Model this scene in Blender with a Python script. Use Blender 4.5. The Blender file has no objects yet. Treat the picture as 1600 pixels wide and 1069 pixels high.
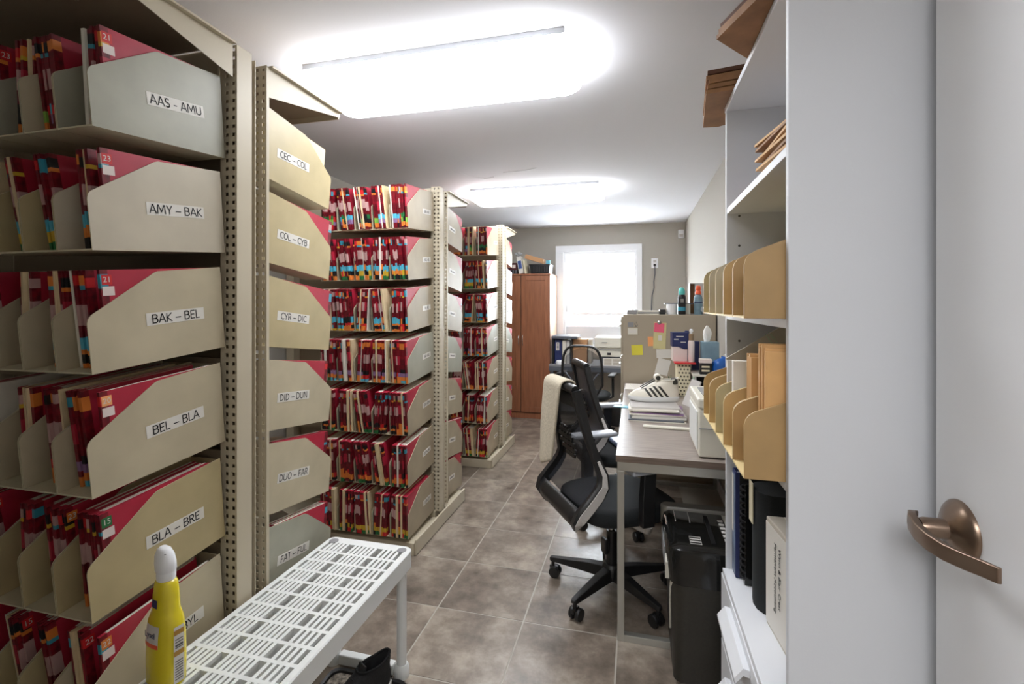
import bpy, math, random
from mathutils import Matrix, Vector, Euler
R = math.radians
rnd = random.Random(7)
sc = bpy.context.scene
COL = sc.collection

# ------------------------------------------------------------------ camera, world, exposure
cam = bpy.data.objects.new('camera', bpy.data.cameras.new('camera'))
COL.objects.link(cam)
cam.location = (0, 0, 1.40)
cam.rotation_euler = (R(90), 0, math.atan(192 / 745))
cam.data.sensor_width = 36
cam.data.lens = 36 * 745 / 1600
cam.data.shift_y = -57.5 / 1600
cam.data.clip_start = .02
sc.camera = cam
world = bpy.data.worlds.new('world'); sc.world = world
world.use_nodes = True
wb_ = world.node_tree.nodes['Background']
wb_.inputs[0].default_value = (.86, .93, 1, 1)
wb_.inputs[1].default_value = 6.0
sc.view_settings.view_transform = 'Standard'
sc.view_settings.look = 'None'
sc.view_settings.gamma = 1
sc.view_settings.use_curve_mapping = False
sc.view_settings.exposure = 2.15
FIXTURE = 4.3
HALL_FILL = 3.3

# ------------------------------------------------------------------ materials
def lin(c):
    c /= 255
    return c / 12.92 if c <= .04045 else ((c + .055) / 1.055) ** 2.4
def rgb(r, g, b): return (lin(r), lin(g), lin(b), 1)
def mat(name, c, rough=.5, metal=0, var=0, scale=30, bump=0, stretch=None, emit=0, spec=.5, alpha=1, trans=0, c2=None, detail=4):
    m = bpy.data.materials.new(name); m.use_nodes = True
    nt = m.node_tree; p = nt.nodes['Principled BSDF']
    p.inputs['Base Color'].default_value = rgb(*c)
    p.inputs['Roughness'].default_value = rough
    p.inputs['Metallic'].default_value = metal
    p.inputs['Specular IOR Level'].default_value = spec
    p.inputs['Alpha'].default_value = alpha
    p.inputs['Transmission Weight'].default_value = trans
    if emit:
        p.inputs['Emission Color'].default_value = rgb(*c); p.inputs['Emission Strength'].default_value = emit
    if var or bump:
        tc = nt.nodes.new('ShaderNodeTexCoord'); mp = nt.nodes.new('ShaderNodeMapping')
        if stretch: mp.inputs['Scale'].default_value = stretch
        nt.links.new(tc.outputs['Object'], mp.inputs[0])
        n = nt.nodes.new('ShaderNodeTexNoise'); n.inputs['Scale'].default_value = scale; n.inputs['Detail'].default_value = detail
        nt.links.new(mp.outputs[0], n.inputs['Vector'])
        if var:
            r = nt.nodes.new('ShaderNodeValToRGB')
            d = c2 or tuple(max(0, x * (1 - var)) for x in c)
            e = tuple(min(255, x * (1 + var * .6)) for x in c)
            r.color_ramp.elements[0].position = .3; r.color_ramp.elements[1].position = .7
            r.color_ramp.elements[0].color = rgb(*d); r.color_ramp.elements[1].color = rgb(*e)
            nt.links.new(n.outputs['Fac'], r.inputs[0]); nt.links.new(r.outputs[0], p.inputs['Base Color'])
        if bump:
            b = nt.nodes.new('ShaderNodeBump'); b.inputs['Strength'].default_value = bump; b.inputs['Distance'].default_value = .003
            nt.links.new(n.outputs['Fac'], b.inputs['Height']); nt.links.new(b.outputs[0], p.inputs['Normal'])
    return m

M = {}
def dm(k, *a, **kw): M[k] = mat(k, *a, **kw)
dm('wall', (174, 169, 159), .8, bump=.15, scale=220)
dm('ceil', (228, 228, 232), .85, bump=.1, scale=150)
dm('grout', (176, 170, 160), .9)
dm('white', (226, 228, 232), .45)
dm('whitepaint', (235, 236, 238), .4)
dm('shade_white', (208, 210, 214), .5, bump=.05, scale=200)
dm('plastic', (226, 228, 226), .4, spec=.4)
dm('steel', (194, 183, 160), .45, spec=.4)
dm('steel_shaded', (150, 134, 112), .6)  # steel darkened for the shade under the canopies and inside the units
dm('bin_beige', (190, 178, 151), .42, var=.05, scale=8)
dm('bin_tan', (184, 168, 128), .42, var=.05, scale=8)
dm('bin_grey', (162, 160, 143), .42, var=.05, scale=8)
dm('bin_pale', (198, 188, 168), .4, var=.04, scale=8)
dm('bin_dimmed', (166, 152, 127), .45, var=.05, scale=8)  # beige bin paint darkened on farther units to offset the strong ceiling light
dm('bin_gold', (192, 160, 108), .45, var=.06, scale=8)
dm('bin_ochre', (170, 138, 92), .45, var=.06, scale=8)
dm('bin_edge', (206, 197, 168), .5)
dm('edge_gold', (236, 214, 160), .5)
dm('crimson', (178, 36, 60), .45, var=.06, scale=12)
dm('rededge', (112, 16, 30), .4, var=.35, scale=60)
dm('label_white', (222, 218, 210), .5)
dm('dimlabel', (190, 152, 148), .5)
dm('teal', (62, 150, 172), .4)
dm('orange', (222, 128, 56), .4)
dm('black', (26, 25, 27), .45)
dm('green', (40, 112, 62), .4)
dm('yellow', (206, 168, 52), .4)
dm('manila', (222, 200, 160), .6, var=.05, scale=20)
dm('cyan', (84, 178, 204), .4)
dm('lime', (128, 178, 74), .4)
dm('purple', (142, 110, 150), .4)
dm('scarlet', (206, 40, 44), .4)
dm('sheet', (226, 220, 208), .7)
dm('ink', (18, 18, 20), .6)
dm('inkgrey', (90, 88, 86), .6)
dm('wood', (158, 102, 72), .4, var=.10, scale=6, stretch=(9, 9, .7))
dm('woodside', (206, 168, 140), .45, var=.08, scale=6, stretch=(9, 9, .7))
dm('wooddark', (40, 20, 12), .6)
dm('desktop', (150, 139, 130), .32, var=.16, scale=7, stretch=(1, 14, 14), bump=.05)
dm('deskedge', (120, 104, 92), .4, var=.12, scale=7, stretch=(1.5, 14, 14))
dm('silver', (176, 174, 166), .32, metal=.6)
dm('chrome', (200, 200, 200), .2, metal=1)
dm('blackplastic', (30, 30, 31), .38)
dm('blackfabric', (26, 30, 32), .85, var=.2, scale=300)
dm('meshback', (44, 46, 52), .8, alpha=.48)
dm('meshsolid', (58, 60, 66), .45)
dm('lightgrey', (196, 192, 188), .4)
dm('armgrey', (186, 190, 198), .4)
dm('towel', (196, 186, 166), .95, var=.06, scale=90, bump=.6)
dm('gloss', (22, 22, 21), .12)
dm('shredbody', (46, 44, 39), .4, var=.1, scale=120)
dm('shredgrey', (120, 116, 108), .35)
dm('shredlight', (196, 192, 180), .35)
dm('offwhite', (222, 218, 204), .4)
dm('bronze', (140, 120, 104), .3, metal=.9)
dm('bottle', (226, 206, 42), .22, spec=.6)
dm('gold', (176, 132, 48), .5)
dm('cabbeige', (172, 160, 140), .5)
dm('kraft', (150, 108, 70), .7, var=.14, scale=14, bump=.3)
dm('kraft_dark', (88, 56, 38), .8)
dm('envelope', (206, 160, 104), .65, var=.06, scale=12)
dm('carton', (196, 148, 104), .7)
dm('navy', (34, 44, 92), .45)
dm('bluebox', (58, 84, 150), .5)
dm('bluebag', (40, 96, 176), .3)
dm('tissuebox', (128, 156, 170), .5, var=.1, scale=9)
dm('tissue', (240, 238, 232), .8)
dm('blush', (226, 212, 206), .4)
dm('brownclear', (140, 118, 92), .25)
dm('magenta', (150, 44, 116), .5)
dm('pink', (240, 100, 130), .6)
dm('peach', (244, 170, 110), .6)
dm('note_yellow', (226, 214, 70), .6)
dm('note_pale', (214, 204, 150), .6)
dm('aqua', (92, 196, 188), .4)
dm('coral', (236, 96, 56), .4)
dm('leaf', (54, 92, 48), .6)
dm('mint', (176, 206, 176), .5)
dm('maroon', (76, 22, 32), .4)
dm('greyplastic', (142, 142, 144), .45)
dm('slate', (92, 96, 104), .45)
dm('clearplastic', (206, 210, 212), .15, alpha=.55)
dm('leather', (228, 222, 208), .45)
dm('shoeblack', (28, 28, 30), .75, var=.3, scale=180, bump=.4)
dm('rubberwhite', (206, 206, 204), .6)
dm('liner', (18, 18, 20), .9)
dm('pebble', (150, 142, 130), .8, var=.5, scale=70, bump=1, c2=(70, 64, 60))
dm('bluephoto', (96, 116, 146), .35, var=.3, scale=9)
dm('dotdark', (74, 66, 52), .6)
dm('cream', (222, 212, 182), .6)
dm('glow', (248, 251, 255), .4, emit=FIXTURE)
dm('fillglow', (248, 249, 252), .4, emit=HALL_FILL)
dm('glass', (255, 255, 255), .02, alpha=.12)
dm('taupe', (192, 184, 170), .6)
# floor tile: slate-look ceramic
def tile_mat():
    m = bpy.data.materials.new('tile'); m.use_nodes = True
    nt = m.node_tree; p = nt.nodes['Principled BSDF']
    tc = nt.nodes.new('ShaderNodeTexCoord'); oi = nt.nodes.new('ShaderNodeObjectInfo')
    add = nt.nodes.new('ShaderNodeVectorMath'); add.operation = 'MULTIPLY_ADD'
    cmb = nt.nodes.new('ShaderNodeCombineXYZ')
    for i in range(3): nt.links.new(oi.outputs['Random'], cmb.inputs[i])
    add.inputs[1].default_value = (37, 53, 71)
    nt.links.new(cmb.outputs[0], add.inputs[0]); nt.links.new(tc.outputs['Object'], add.inputs[2])
    n1 = nt.nodes.new('ShaderNodeTexNoise'); n1.inputs['Scale'].default_value = 6; n1.inputs['Detail'].default_value = 9; n1.inputs['Roughness'].default_value = .65
    nt.links.new(add.outputs[0], n1.inputs['Vector'])
    n2 = nt.nodes.new('ShaderNodeTexNoise'); n2.inputs['Scale'].default_value = 34; n2.inputs['Detail'].default_value = 6
    nt.links.new(add.outputs[0], n2.inputs['Vector'])
    r = nt.nodes.new('ShaderNodeValToRGB')
    e = r.color_ramp.elements
    e[0].position = .32; e[0].color = rgb(92, 82, 72); e[1].position = .7; e[1].color = rgb(172, 160, 145)
    x = e.new(.5); x.color = rgb(130, 118, 106)
    nt.links.new(n1.outputs['Fac'], r.inputs[0]); nt.links.new(r.outputs[0], p.inputs['Base Color'])
    b = nt.nodes.new('ShaderNodeBump'); b.inputs['Strength'].default_value = .25; b.inputs['Distance'].default_value = .002
    nt.links.new(n2.outputs['Fac'], b.inputs['Height']); nt.links.new(b.outputs[0], p.inputs['Normal'])
    p.inputs['Roughness'].default_value = .3
    return m
M['tile'] = tile_mat()

# ------------------------------------------------------------------ builders
MW = {}
class B:
    """Collects shapes in one mesh. M maps the shape's own frame to the world."""
    def __init__(s, X=None): s.v = []; s.f = []; s.m = []; s.X = X or Matrix()
    def add(s, vs, fs, m=0):
        o = len(s.v); s.v += [s.X @ Vector(v) for v in vs]
        s.f += [tuple(i + o for i in f) for f in fs]
        s.m += ([m] * len(fs) if isinstance(m, int) else list(m)); return s
    def box(s, x0, x1, y0, y1, z0, z1, m=0, T=None):
        vs = [(x, y, z) for z in (z0, z1) for y in (y0, y1) for x in (x0, x1)]
        if T: vs = [T @ Vector(v) for v in vs]
        return s.add(vs, [(0, 2, 3, 1), (4, 5, 7, 6), (0, 1, 5, 4), (2, 6, 7, 3), (0, 4, 6, 2), (1, 3, 7, 5)], m)
    def quad(s, a, b, c, d, m=0): return s.add([a, b, c, d], [(0, 1, 2, 3)], m)
    def prism(s, poly, axis, a, b, m=0, me=None):
        """poly of 2-D points in the two other axes (in order), extruded from a to b along axis"""
        def P(p, t): return {0: (t, p[0], p[1]), 1: (p[0], t, p[1]), 2: (p[0], p[1], t)}[axis]
        n = len(poly); vs = [P(p, a) for p in poly] + [P(p, b) for p in poly]
        fs = [tuple(range(n))[::-1], tuple(range(n, 2 * n))] + [(i, (i + 1) % n, n + (i + 1) % n, n + i) for i in range(n)]
        e = m if me is None else me
        return s.add(vs, fs, [m, m] + [e] * n)
    def rings(s, rs, m=0, c0=True, c1=True, closed=False):
        n = len(rs[0]); vs = [p for r in rs for p in r]; fs = []
        k = len(rs)
        for i in range(k if closed else k - 1):
            for j in range(n):
                fs.append((i * n + j, i * n + (j + 1) % n, (i + 1) % k * n + (j + 1) % n, (i + 1) % k * n + j))
        if not closed:
            if c0: fs.append(tuple(range(n))[::-1])
            if c1: fs.append(tuple(range((k - 1) * n, k * n)))
        return s.add(vs, fs, m)
    def tube(s, pts, r, n=8, m=0, sx=1, closed=False):
        pts = [Vector(p) for p in pts]; rs = []
        k = len(pts); up = None
        for i, p in enumerate(pts):
            a = pts[(i - 1) % k] if closed or i else p; b = pts[(i + 1) % k] if closed or i < k - 1 else p
            d = (b - a).normalized()
            if up is None: up = Vector((0, 0, 1)) if abs(d.z) < .9 else Vector((1, 0, 0))
            u = d.cross(up).normalized(); w = u.cross(d).normalized(); up = w
            rr = r[i] if isinstance(r, (list, tuple)) else r
            rs.append([p + u * math.cos(t) * rr * sx + w * math.sin(t) * rr for t in [2 * math.pi * j / n for j in range(n)]])
        return s.rings(rs, m, closed=closed)
    def cyl(s, x, y, z0, z1, r, n=16, m=0, r1=None):
        r1 = r if r1 is None else r1
        return s.lathe([(r, z0), (r1, z1)], x, y, n, m)
    def lathe(s, prof, x=0, y=0, n=20, m=0, ex=1):
        return s.rings([[(x + q * ex * math.cos(2 * math.pi * j / n), y + q * math.sin(2 * math.pi * j / n), z) for j in range(n)] for q, z in prof], m)
    def grid(s, fn, nu, nv, m=0):
        vs = [fn(i / nu, j / nv) for j in range(nv + 1) for i in range(nu + 1)]
        fs = [(j * (nu + 1) + i, j * (nu + 1) + i + 1, (j + 1) * (nu + 1) + i + 1, (j + 1) * (nu + 1) + i) for j in range(nv) for i in range(nu)]
        return s.add(vs, fs, m)
    def mesh(s, name, mats, smooth=False):
        me = bpy.data.meshes.new(name)
        me.from_pydata([tuple(v) for v in s.v], [], s.f)
        for k in mats: me.materials.append(M[k])
        me.polygons.foreach_set('material_index', s.m)
        if smooth:
            me.polygons.foreach_set('use_smooth', [True] * len(s.f))
            me.set_sharp_from_angle(angle=R(smooth if smooth is not True else 40))
        me.update(); return me
    def build(s, name, mats, parent=None, smooth=False, bevel=0, origin=None, solid=0, sub=0):
        if isinstance(mats, str): mats = [mats]
        if parent is not None: inv = MW[parent.name].inverted(); mw = MW[parent.name]
        else:
            if origin is None:
                xs = [v.x for v in s.v]; ys = [v.y for v in s.v]; zs = [v.z for v in s.v]
                origin = ((min(xs) + max(xs)) / 2, (min(ys) + max(ys)) / 2, min(zs))
            mw = Matrix.Translation(origin); inv = mw.inverted()
        s.v = [inv @ v for v in s.v]
        o = bpy.data.objects.new(name, s.mesh(name, mats, smooth)); COL.objects.link(o)
        if parent is not None: o.parent = parent
        else: o.location = origin
        MW[o.name] = mw
        if solid:
            d = o.modifiers.new('solid', 'SOLIDIFY'); d.thickness = solid; d.offset = 0
        if sub:
            d = o.modifiers.new('sub', 'SUBSURF'); d.levels = d.render_levels = sub
        if bevel:
            d = o.modifiers.new('bevel', 'BEVEL'); d.width = bevel; d.segments = 2; d.limit_method = 'ANGLE'; d.angle_limit = R(35)
        return o

def tag(o, label, cat, group=None):
    o['label'] = label; o['category'] = cat
    if group: o['group'] = group
    return o
def thing(name, label, cat, loc=(0, 0, 0), rot=(0, 0, 0), group=None):
    o = bpy.data.objects.new(name, None); COL.objects.link(o); o.empty_display_size = .05
    o.location = loc; o.rotation_euler = rot
    MW[o.name] = Matrix.Translation(loc) @ Euler(rot).to_matrix().to_4x4()
    return tag(o, label, cat, group)
def struct(o): o['kind'] = 'structure'; return o
def stuff(o): o['kind'] = 'stuff'; return o
def text(body, size, loc, rot, parent, matk='ink', name='lettering', align='CENTER', sx=1, bold=0):
    c = bpy.data.curves.new(name, 'FONT'); c.body = body; c.size = size; c.align_x = align; c.align_y = 'CENTER'
    c.extrude = .0002; c.offset = bold; c.resolution_u = 2; c.materials.append(M[matk])
    o = bpy.data.objects.new(name, c); COL.objects.link(o)
    mw = Matrix.Translation(loc) @ Euler(rot).to_matrix().to_4x4() @ Matrix.Diagonal((sx, 1, 1, 1))
    o.parent = parent; o.matrix_local = MW[parent.name].inverted() @ mw
    return o
def TR(loc, rz=0, rx=0, ry=0): return Matrix.Translation(loc) @ Euler((rx, ry, rz)).to_matrix().to_4x4()

# ------------------------------------------------------------------ the room
XL, XR, YB, YF, ZC = -2.37, .615, 6.30, .10, 2.44
fl = struct(B().box(XL - .1, XR + .1, -2.2, YB + .1, -.06, -.0012).build('floor', 'grout'))
TX, TY = .406, .4025
tm = None
x0 = -.884 - 4 * TX; y0 = 2.056 - 11 * TY
for i in range(9):
    for j in range(23):
        a = x0 + i * TX; b = y0 + j * TY
        if a + TX > XR + .12 or a < XL - .35 or b > YB: continue
        if tm is None:
            bb = B(); h = .0034
            ox, oy = TX / 2 - h, TY / 2 - h
            bb.box(-ox, ox, -oy, oy, -.01, 0)
            tm = bb.mesh('tile', ['tile'])
        o = bpy.data.objects.new('tile', tm); COL.objects.link(o); o.parent = fl
        o.location = Vector((a + TX / 2, b + TY / 2, rnd.uniform(-.0003, .0003))) - fl.location
ce = struct(B().box(XL - .1, XR + .1, -2.2, YB + .1, ZC, ZC + .06).build('ceiling', 'ceil'))
for pts in ([(-1.40, 3.42, ZC), (-1.33, 3.5, ZC), (-1.30, 3.62, ZC), (-1.2, 3.72, ZC)], [(-1.2, 3.74, ZC), (-1.1, 3.7, ZC)], [(-1.0, 3.6, ZC), (-.82, 3.58, ZC), (-.72, 3.54, ZC)]):
    B().tube(pts, [.002, .004, .003, .002][:len(pts)], 5).build('paint_crack', 'ceil', ce)
struct(B().box(XL - .1, XL, -2.2, YB + .1, 0, ZC).build('wall_left', 'wall'))
struct(B().box(XR, XR + .1, -2.2, YB + .1, 0, ZC).build('wall_right', 'wall'))
# back wall with window opening
WX0, WX1, WZ0, WZ1 = -.915, .02, .86, 2.10
b = B()
b.box(XL - .1, WX0, YB, YB + .15, 0, ZC); b.box(WX1, XR + .1, YB, YB + .15, 0, ZC)
b.box(WX0, WX1, YB, YB + .15, 0, WZ0); b.box(WX0, WX1, YB, YB + .15, WZ1, ZC)
struct(b.build('wall_back', 'wall'))
# front wall with doorway
b = B()
b.box(XL - .1, -.42, -.02, YF, 0, ZC); b.box(.575, XR + .1, -.02, YF, 0, ZC)
struct(b.build('wall_front', 'wall'))
struct(B().box(XL - .1, XR + .1, -2.3, -2.2, 0, ZC).build('wall_hall', 'wall'))
# window
w = struct(B().box(WX0 - .105, WX1 + .07, YB - .022, YB, WZ1, WZ1 + .085).box(WX0 - .105, WX0, YB - .022, YB, WZ0 - .05, WZ1).box(WX1, WX1 + .07, YB - .022, YB, WZ0 - .05, WZ1)
           .build('window_1', 'whitepaint', bevel=.003))
b = B().box(WX0, WX0 + .025, YB, YB + .12, WZ0, WZ1).box(WX1 - .025, WX1, YB, YB + .12, WZ0, WZ1).box(WX0 + .025, WX1 - .025, YB, YB + .12, WZ1 - .03, WZ1).box(WX0 + .025, WX1 - .025, YB - .03, YB + .12, WZ0, WZ0 + .03)
b.build('window_jamb', 'whitepaint', w)
def sash(z0, z1, y):
    b = B(); t = .032; x0, x1 = WX0 + .026, WX1 - .026
    b.box(x0, x1, y, y + .03, z0, z0 + .024).box(x0, x1, y, y + .03, z1 - t, z1).box(x0, x0 + t, y, y + .03, z0 + .024, z1 - t).box(x1 - t, x1, y, y + .03, z0 + .024, z1 - t)
    f = b.build('window_sash', 'whitepaint', w)
    B().box(x0 + t, x1 - t, y + .013, y + .017, z0 + .024, z1 - t).build('pane', 'glass', f)
    return f
sash(1.285, 2.068, YB + .08)
f = sash(1.115, 1.30, YB + .045)
for x in (-.62, -.2): B().box(x - .03, x + .03, YB + .03, YB + .045, 1.30, 1.312).build('sash_latch', 'lightgrey', f)
B().box(WX0 + .02, WX0 + .05, YB + .03, YB + .06, 1.31, 1.40).build('window_crank', 'lightgrey', w)
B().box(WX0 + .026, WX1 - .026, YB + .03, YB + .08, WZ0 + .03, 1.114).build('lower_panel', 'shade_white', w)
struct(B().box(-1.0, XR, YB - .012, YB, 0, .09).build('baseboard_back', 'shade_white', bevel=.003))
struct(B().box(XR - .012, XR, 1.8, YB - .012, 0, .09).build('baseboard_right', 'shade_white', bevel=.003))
# ground and fence-pale yard outside are blown out; only the sky lights the opening

# open door against the right wall
d = struct(B().box(.53, .572, .14, 1.032, .012, 2.05).build('door_1', 'whitepaint', bevel=.0015))
ly, lz = .962, 1.022
hb = B()
X0 = Matrix.Translation((.53, ly, lz)) @ Matrix.Rotation(R(-90), 4, 'Y')
hb.X = X0
hb.lathe([(.05, 0), (.0495, .004), (.046, .008), (.034, .016), (.020, .022), (.0165, .024), (.0165, .052), (.014, .06)], n=36)
rose = hb.build('lever_rosette', 'bronze', d, smooth=35)
# lever: a flat strap that bows away from the door, then runs back towards the hinge
path = [(.050, .030, .010), (.060, .022, .008), (.067, .006, .004), (.070, -.018, -.002), (.068, -.045, -.006), (.062, -.075, -.007), (.054, -.105, -.004), (.046, -.132, .000), (.041, -.155, .003)]
rs = []
for k, (o_, y_, z_) in enumerate(path):
    hgt = [.006, .011, .0135, .014, .0135, .013, .0125, .012, .0115][k]; th = [.004, .006, .0065, .006, .005, .0045, .004, .0035, .003][k]
    c = Vector((.53 - o_, ly + y_, lz + z_))
    rs.append([c + Vector((-th, 0, -hgt)), c + Vector((-th * 1.2, 0, 0)), c + Vector((-th, 0, hgt)), c + Vector((th, 0, hgt)), c + Vector((th, 0, -hgt))])
B().rings(rs).build('lever_handle', 'bronze', d, smooth=60, bevel=.0015)
for z in (.3, 1.75): B().cyl(.53, .137, z, z + .09, .007, 10).build('hinge', 'bronze', d)

# ceiling lights
def fixture(xc, yc, label, L=1.2, W=.41):
    t = thing('ceiling_light', label, 'ceiling light', (xc, yc, ZC - .1), group=None)
    B().box(xc - L / 2 + .03, xc + L / 2 - .03, yc - W / 2 + .001, yc + W / 2 - .001, ZC - .022, ZC).build('base_pan', 'shade_white', t)
    def ring(l, w_, z, r):
        out = []
        for qx, qy, a0 in ((1, 1, 0), (-1, 1, 90), (-1, -1, 180), (1, -1, 270)):
            for k in range(7):
                a = R(a0 + k * 15)
                out.append((xc + qx * (l / 2 - r) + r * math.cos(a), yc + qy * (w_ / 2 - r) + r * math.sin(a), z))
        return out
    rs = [ring(L, W, ZC - .026, .07), ring(L, W, ZC - .05, .07), ring(L - .012, W - .012, ZC - .075, .07), ring(L - .05, W - .05, ZC - .09, .06), ring(L - .14, W - .14, ZC - .096, .04)]
    B().rings(rs).build('diffuser', 'glow', t, smooth=60)
    return t
fixture(-.825, 1.975, 'long white ceiling light nearest, above the perforated shelf end')
fixture(-.86, 4.24, 'long white ceiling light farther back, towards the window')
t = thing('hall_fill', 'added unseen fill light panel in the hall behind the doorway', 'ceiling light', (-.1, -1.0, ZC - .06))  # added fill lamp, unseen behind the camera, to brighten the room
B().box(-.9, .5, -1.6, -.7, ZC - .05, ZC).build('diffuser', 'fillglow', t, bevel=.01)

# ------------------------------------------------------------------ filing shelves
ROWZ = [.078 + .29 * (6 - k) for k in range(7)]       # from top to bottom
ORD = ['top', 'second', 'third', 'fourth', 'fifth', 'sixth', 'bottom']
UNITS = [('nearest', 1.276, .446, .437, 4), ('middle', 2.862, .432, .41, 5), ('farthest', 4.335, .43, .40, 3)]
XA = -1.22; BW = .1125; TILT = R(5.3); TILTR = R(7)

def web_mesh(z0, z1, xs0, xs1, cols, pitch=.026, hw=.0054):
    """perforated strip: real square holes, thin wall"""
    b = B(); n = int((z1 - z0) / pitch); p = (z1 - z0) / n
    xs = [xs0] + [v for c in cols for v in (c - hw, c + hw)] + [xs1]
    for k in range(n):
        zs = [z0 + k * p, z0 + k * p + p / 2 - hw, z0 + k * p + p / 2 + hw, z0 + (k + 1) * p]
        for i in range(len(xs) - 1):
            for j in range(3):
                if j == 1 and i % 2 == 1: continue
                b.quad((xs[i], 0, zs[j]), (xs[i + 1], 0, zs[j]), (xs[i + 1], 0, zs[j + 1]), (xs[i], 0, zs[j + 1]))
    return b
WEB = {}
def post_web(name, parent, x, y, z0, z1):
    b = B(TR((x, y, 0))); src = web_mesh(z0, z1, -.062, 0, [-.038, -.013])
    b.v = [b.X @ v for v in src.v]; b.f = src.f; b.m = src.m
    o = b.build(name, 'steel', parent)
    s = o.modifiers.new('solid', 'SOLIDIFY'); s.thickness = .002; s.offset = 0
    return o

def shelving(k):
    nm, yc, of, orr, nb = UNITS[k]
    ztop = 2.205 if k == 0 else 2.15
    t = thing('filing_shelf', {0: 'nearest beige perforated steel filing unit with sloped canopy arms', 1: 'middle beige steel filing unit standing behind the nearest one', 2: 'farthest beige steel filing unit beside the wooden wardrobe'}[k], 'shelving unit', (-1.78, yc, 0))
    for xo in (-1.19, -2.27):
        tag_end = xo > -2
        f = post_web('upright', t, xo, yc - .061, .10, ztop) if tag_end else B().box(xo - .06, xo, yc - .063, yc - .059, .10, ztop).build('upright', 'steel', t)
        B().box(xo - .002, xo, yc - .060, yc - .003, .10, ztop).build('flange', 'steel', f)
        B().box(xo - .022, xo - .002, yc - .005, yc - .003, .10, ztop - .004).build('flange', 'steel', f)
        f = post_web('upright', t, xo, yc + .061, .10, ztop - .004) if tag_end else B().box(xo - .06, xo, yc + .059, yc + .063, .10, ztop).build('upright', 'steel', t)
        B().box(xo - .004, xo, yc + .062, yc + .072, .10, ztop - .006).build('flange', 'steel', f)
        B().box(xo - .016, xo - .002, yc + .012, yc + .015, .10, ztop - .012).build('flange', 'steel', f)
        B().box(xo - .062, xo - .060, yc + .012, yc + .059, .10, ztop - .012).build('flange', 'steel', f)
    # rails the bins hang from, one pair per level and side, and header panel
    for r_, z in enumerate(ROWZ):
        for sgn in (-1, 1):
            y = yc + sgn * .053
            B().box(-2.27, -1.255, min(y, y - sgn * .012), max(y, y - sgn * .012), z + .20, z + .285).build('rail', 'steel_shaded', t)
    B().box(-2.27, -1.253, yc - .070, yc - .064, ztop - .16, ztop - .01).build('header_panel', 'steel', t)
    B().box(-2.27, -1.195, yc - .002, yc + .002, .10, ztop - .02).build('centre_sheet', 'steel_shaded', t)
    # base
    bf = yc - (.425 if k else .42); br = yc + (.365 if k else .42)
    B().box(-2.36, -1.193, bf, yc - .08, .0, .070).box(-2.36, -1.193, yc + .08, br, 0, .070).box(-2.36, -1.22, yc - .08, yc + .08, .0, .10).build('base', 'steel', t, bevel=.003)
    B().box(-1.192, -1.180, bf + .004, br, .004, .088).build('base_end', 'steel', t, bevel=.004)
    # canopy arms
    sides = [(-1, of), (1, orr)] if k == 0 else [(1, orr)]
    for sgn, off in sides:
        y0, y1 = yc + sgn * .075, yc + sgn * (off + .035)
        zt = ztop
        p = B()
        p.prism([(y0, zt), (y1, zt), (y1, zt - .022), (y0, zt - .105)], 0, -1.196, -1.193)
        p.box(-1.193, -1.178, min(y0, y1), max(y0, y1), zt - .006, zt)
        p.build('canopy_arm', 'steel', t)
        B().box(-2.30, -1.197, min(y0, y1), max(y0, y1), zt - .008, zt - .002).build('canopy_top', 'steel_shaded', t)
        B().box(-2.30, -1.197, min(y1, y1 - sgn * .004), max(y1, y1 - sgn * .004), zt - .03, zt - .009).build('canopy_lip', 'steel', t)
    return t
for k in range(3): shelving(k)


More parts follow.
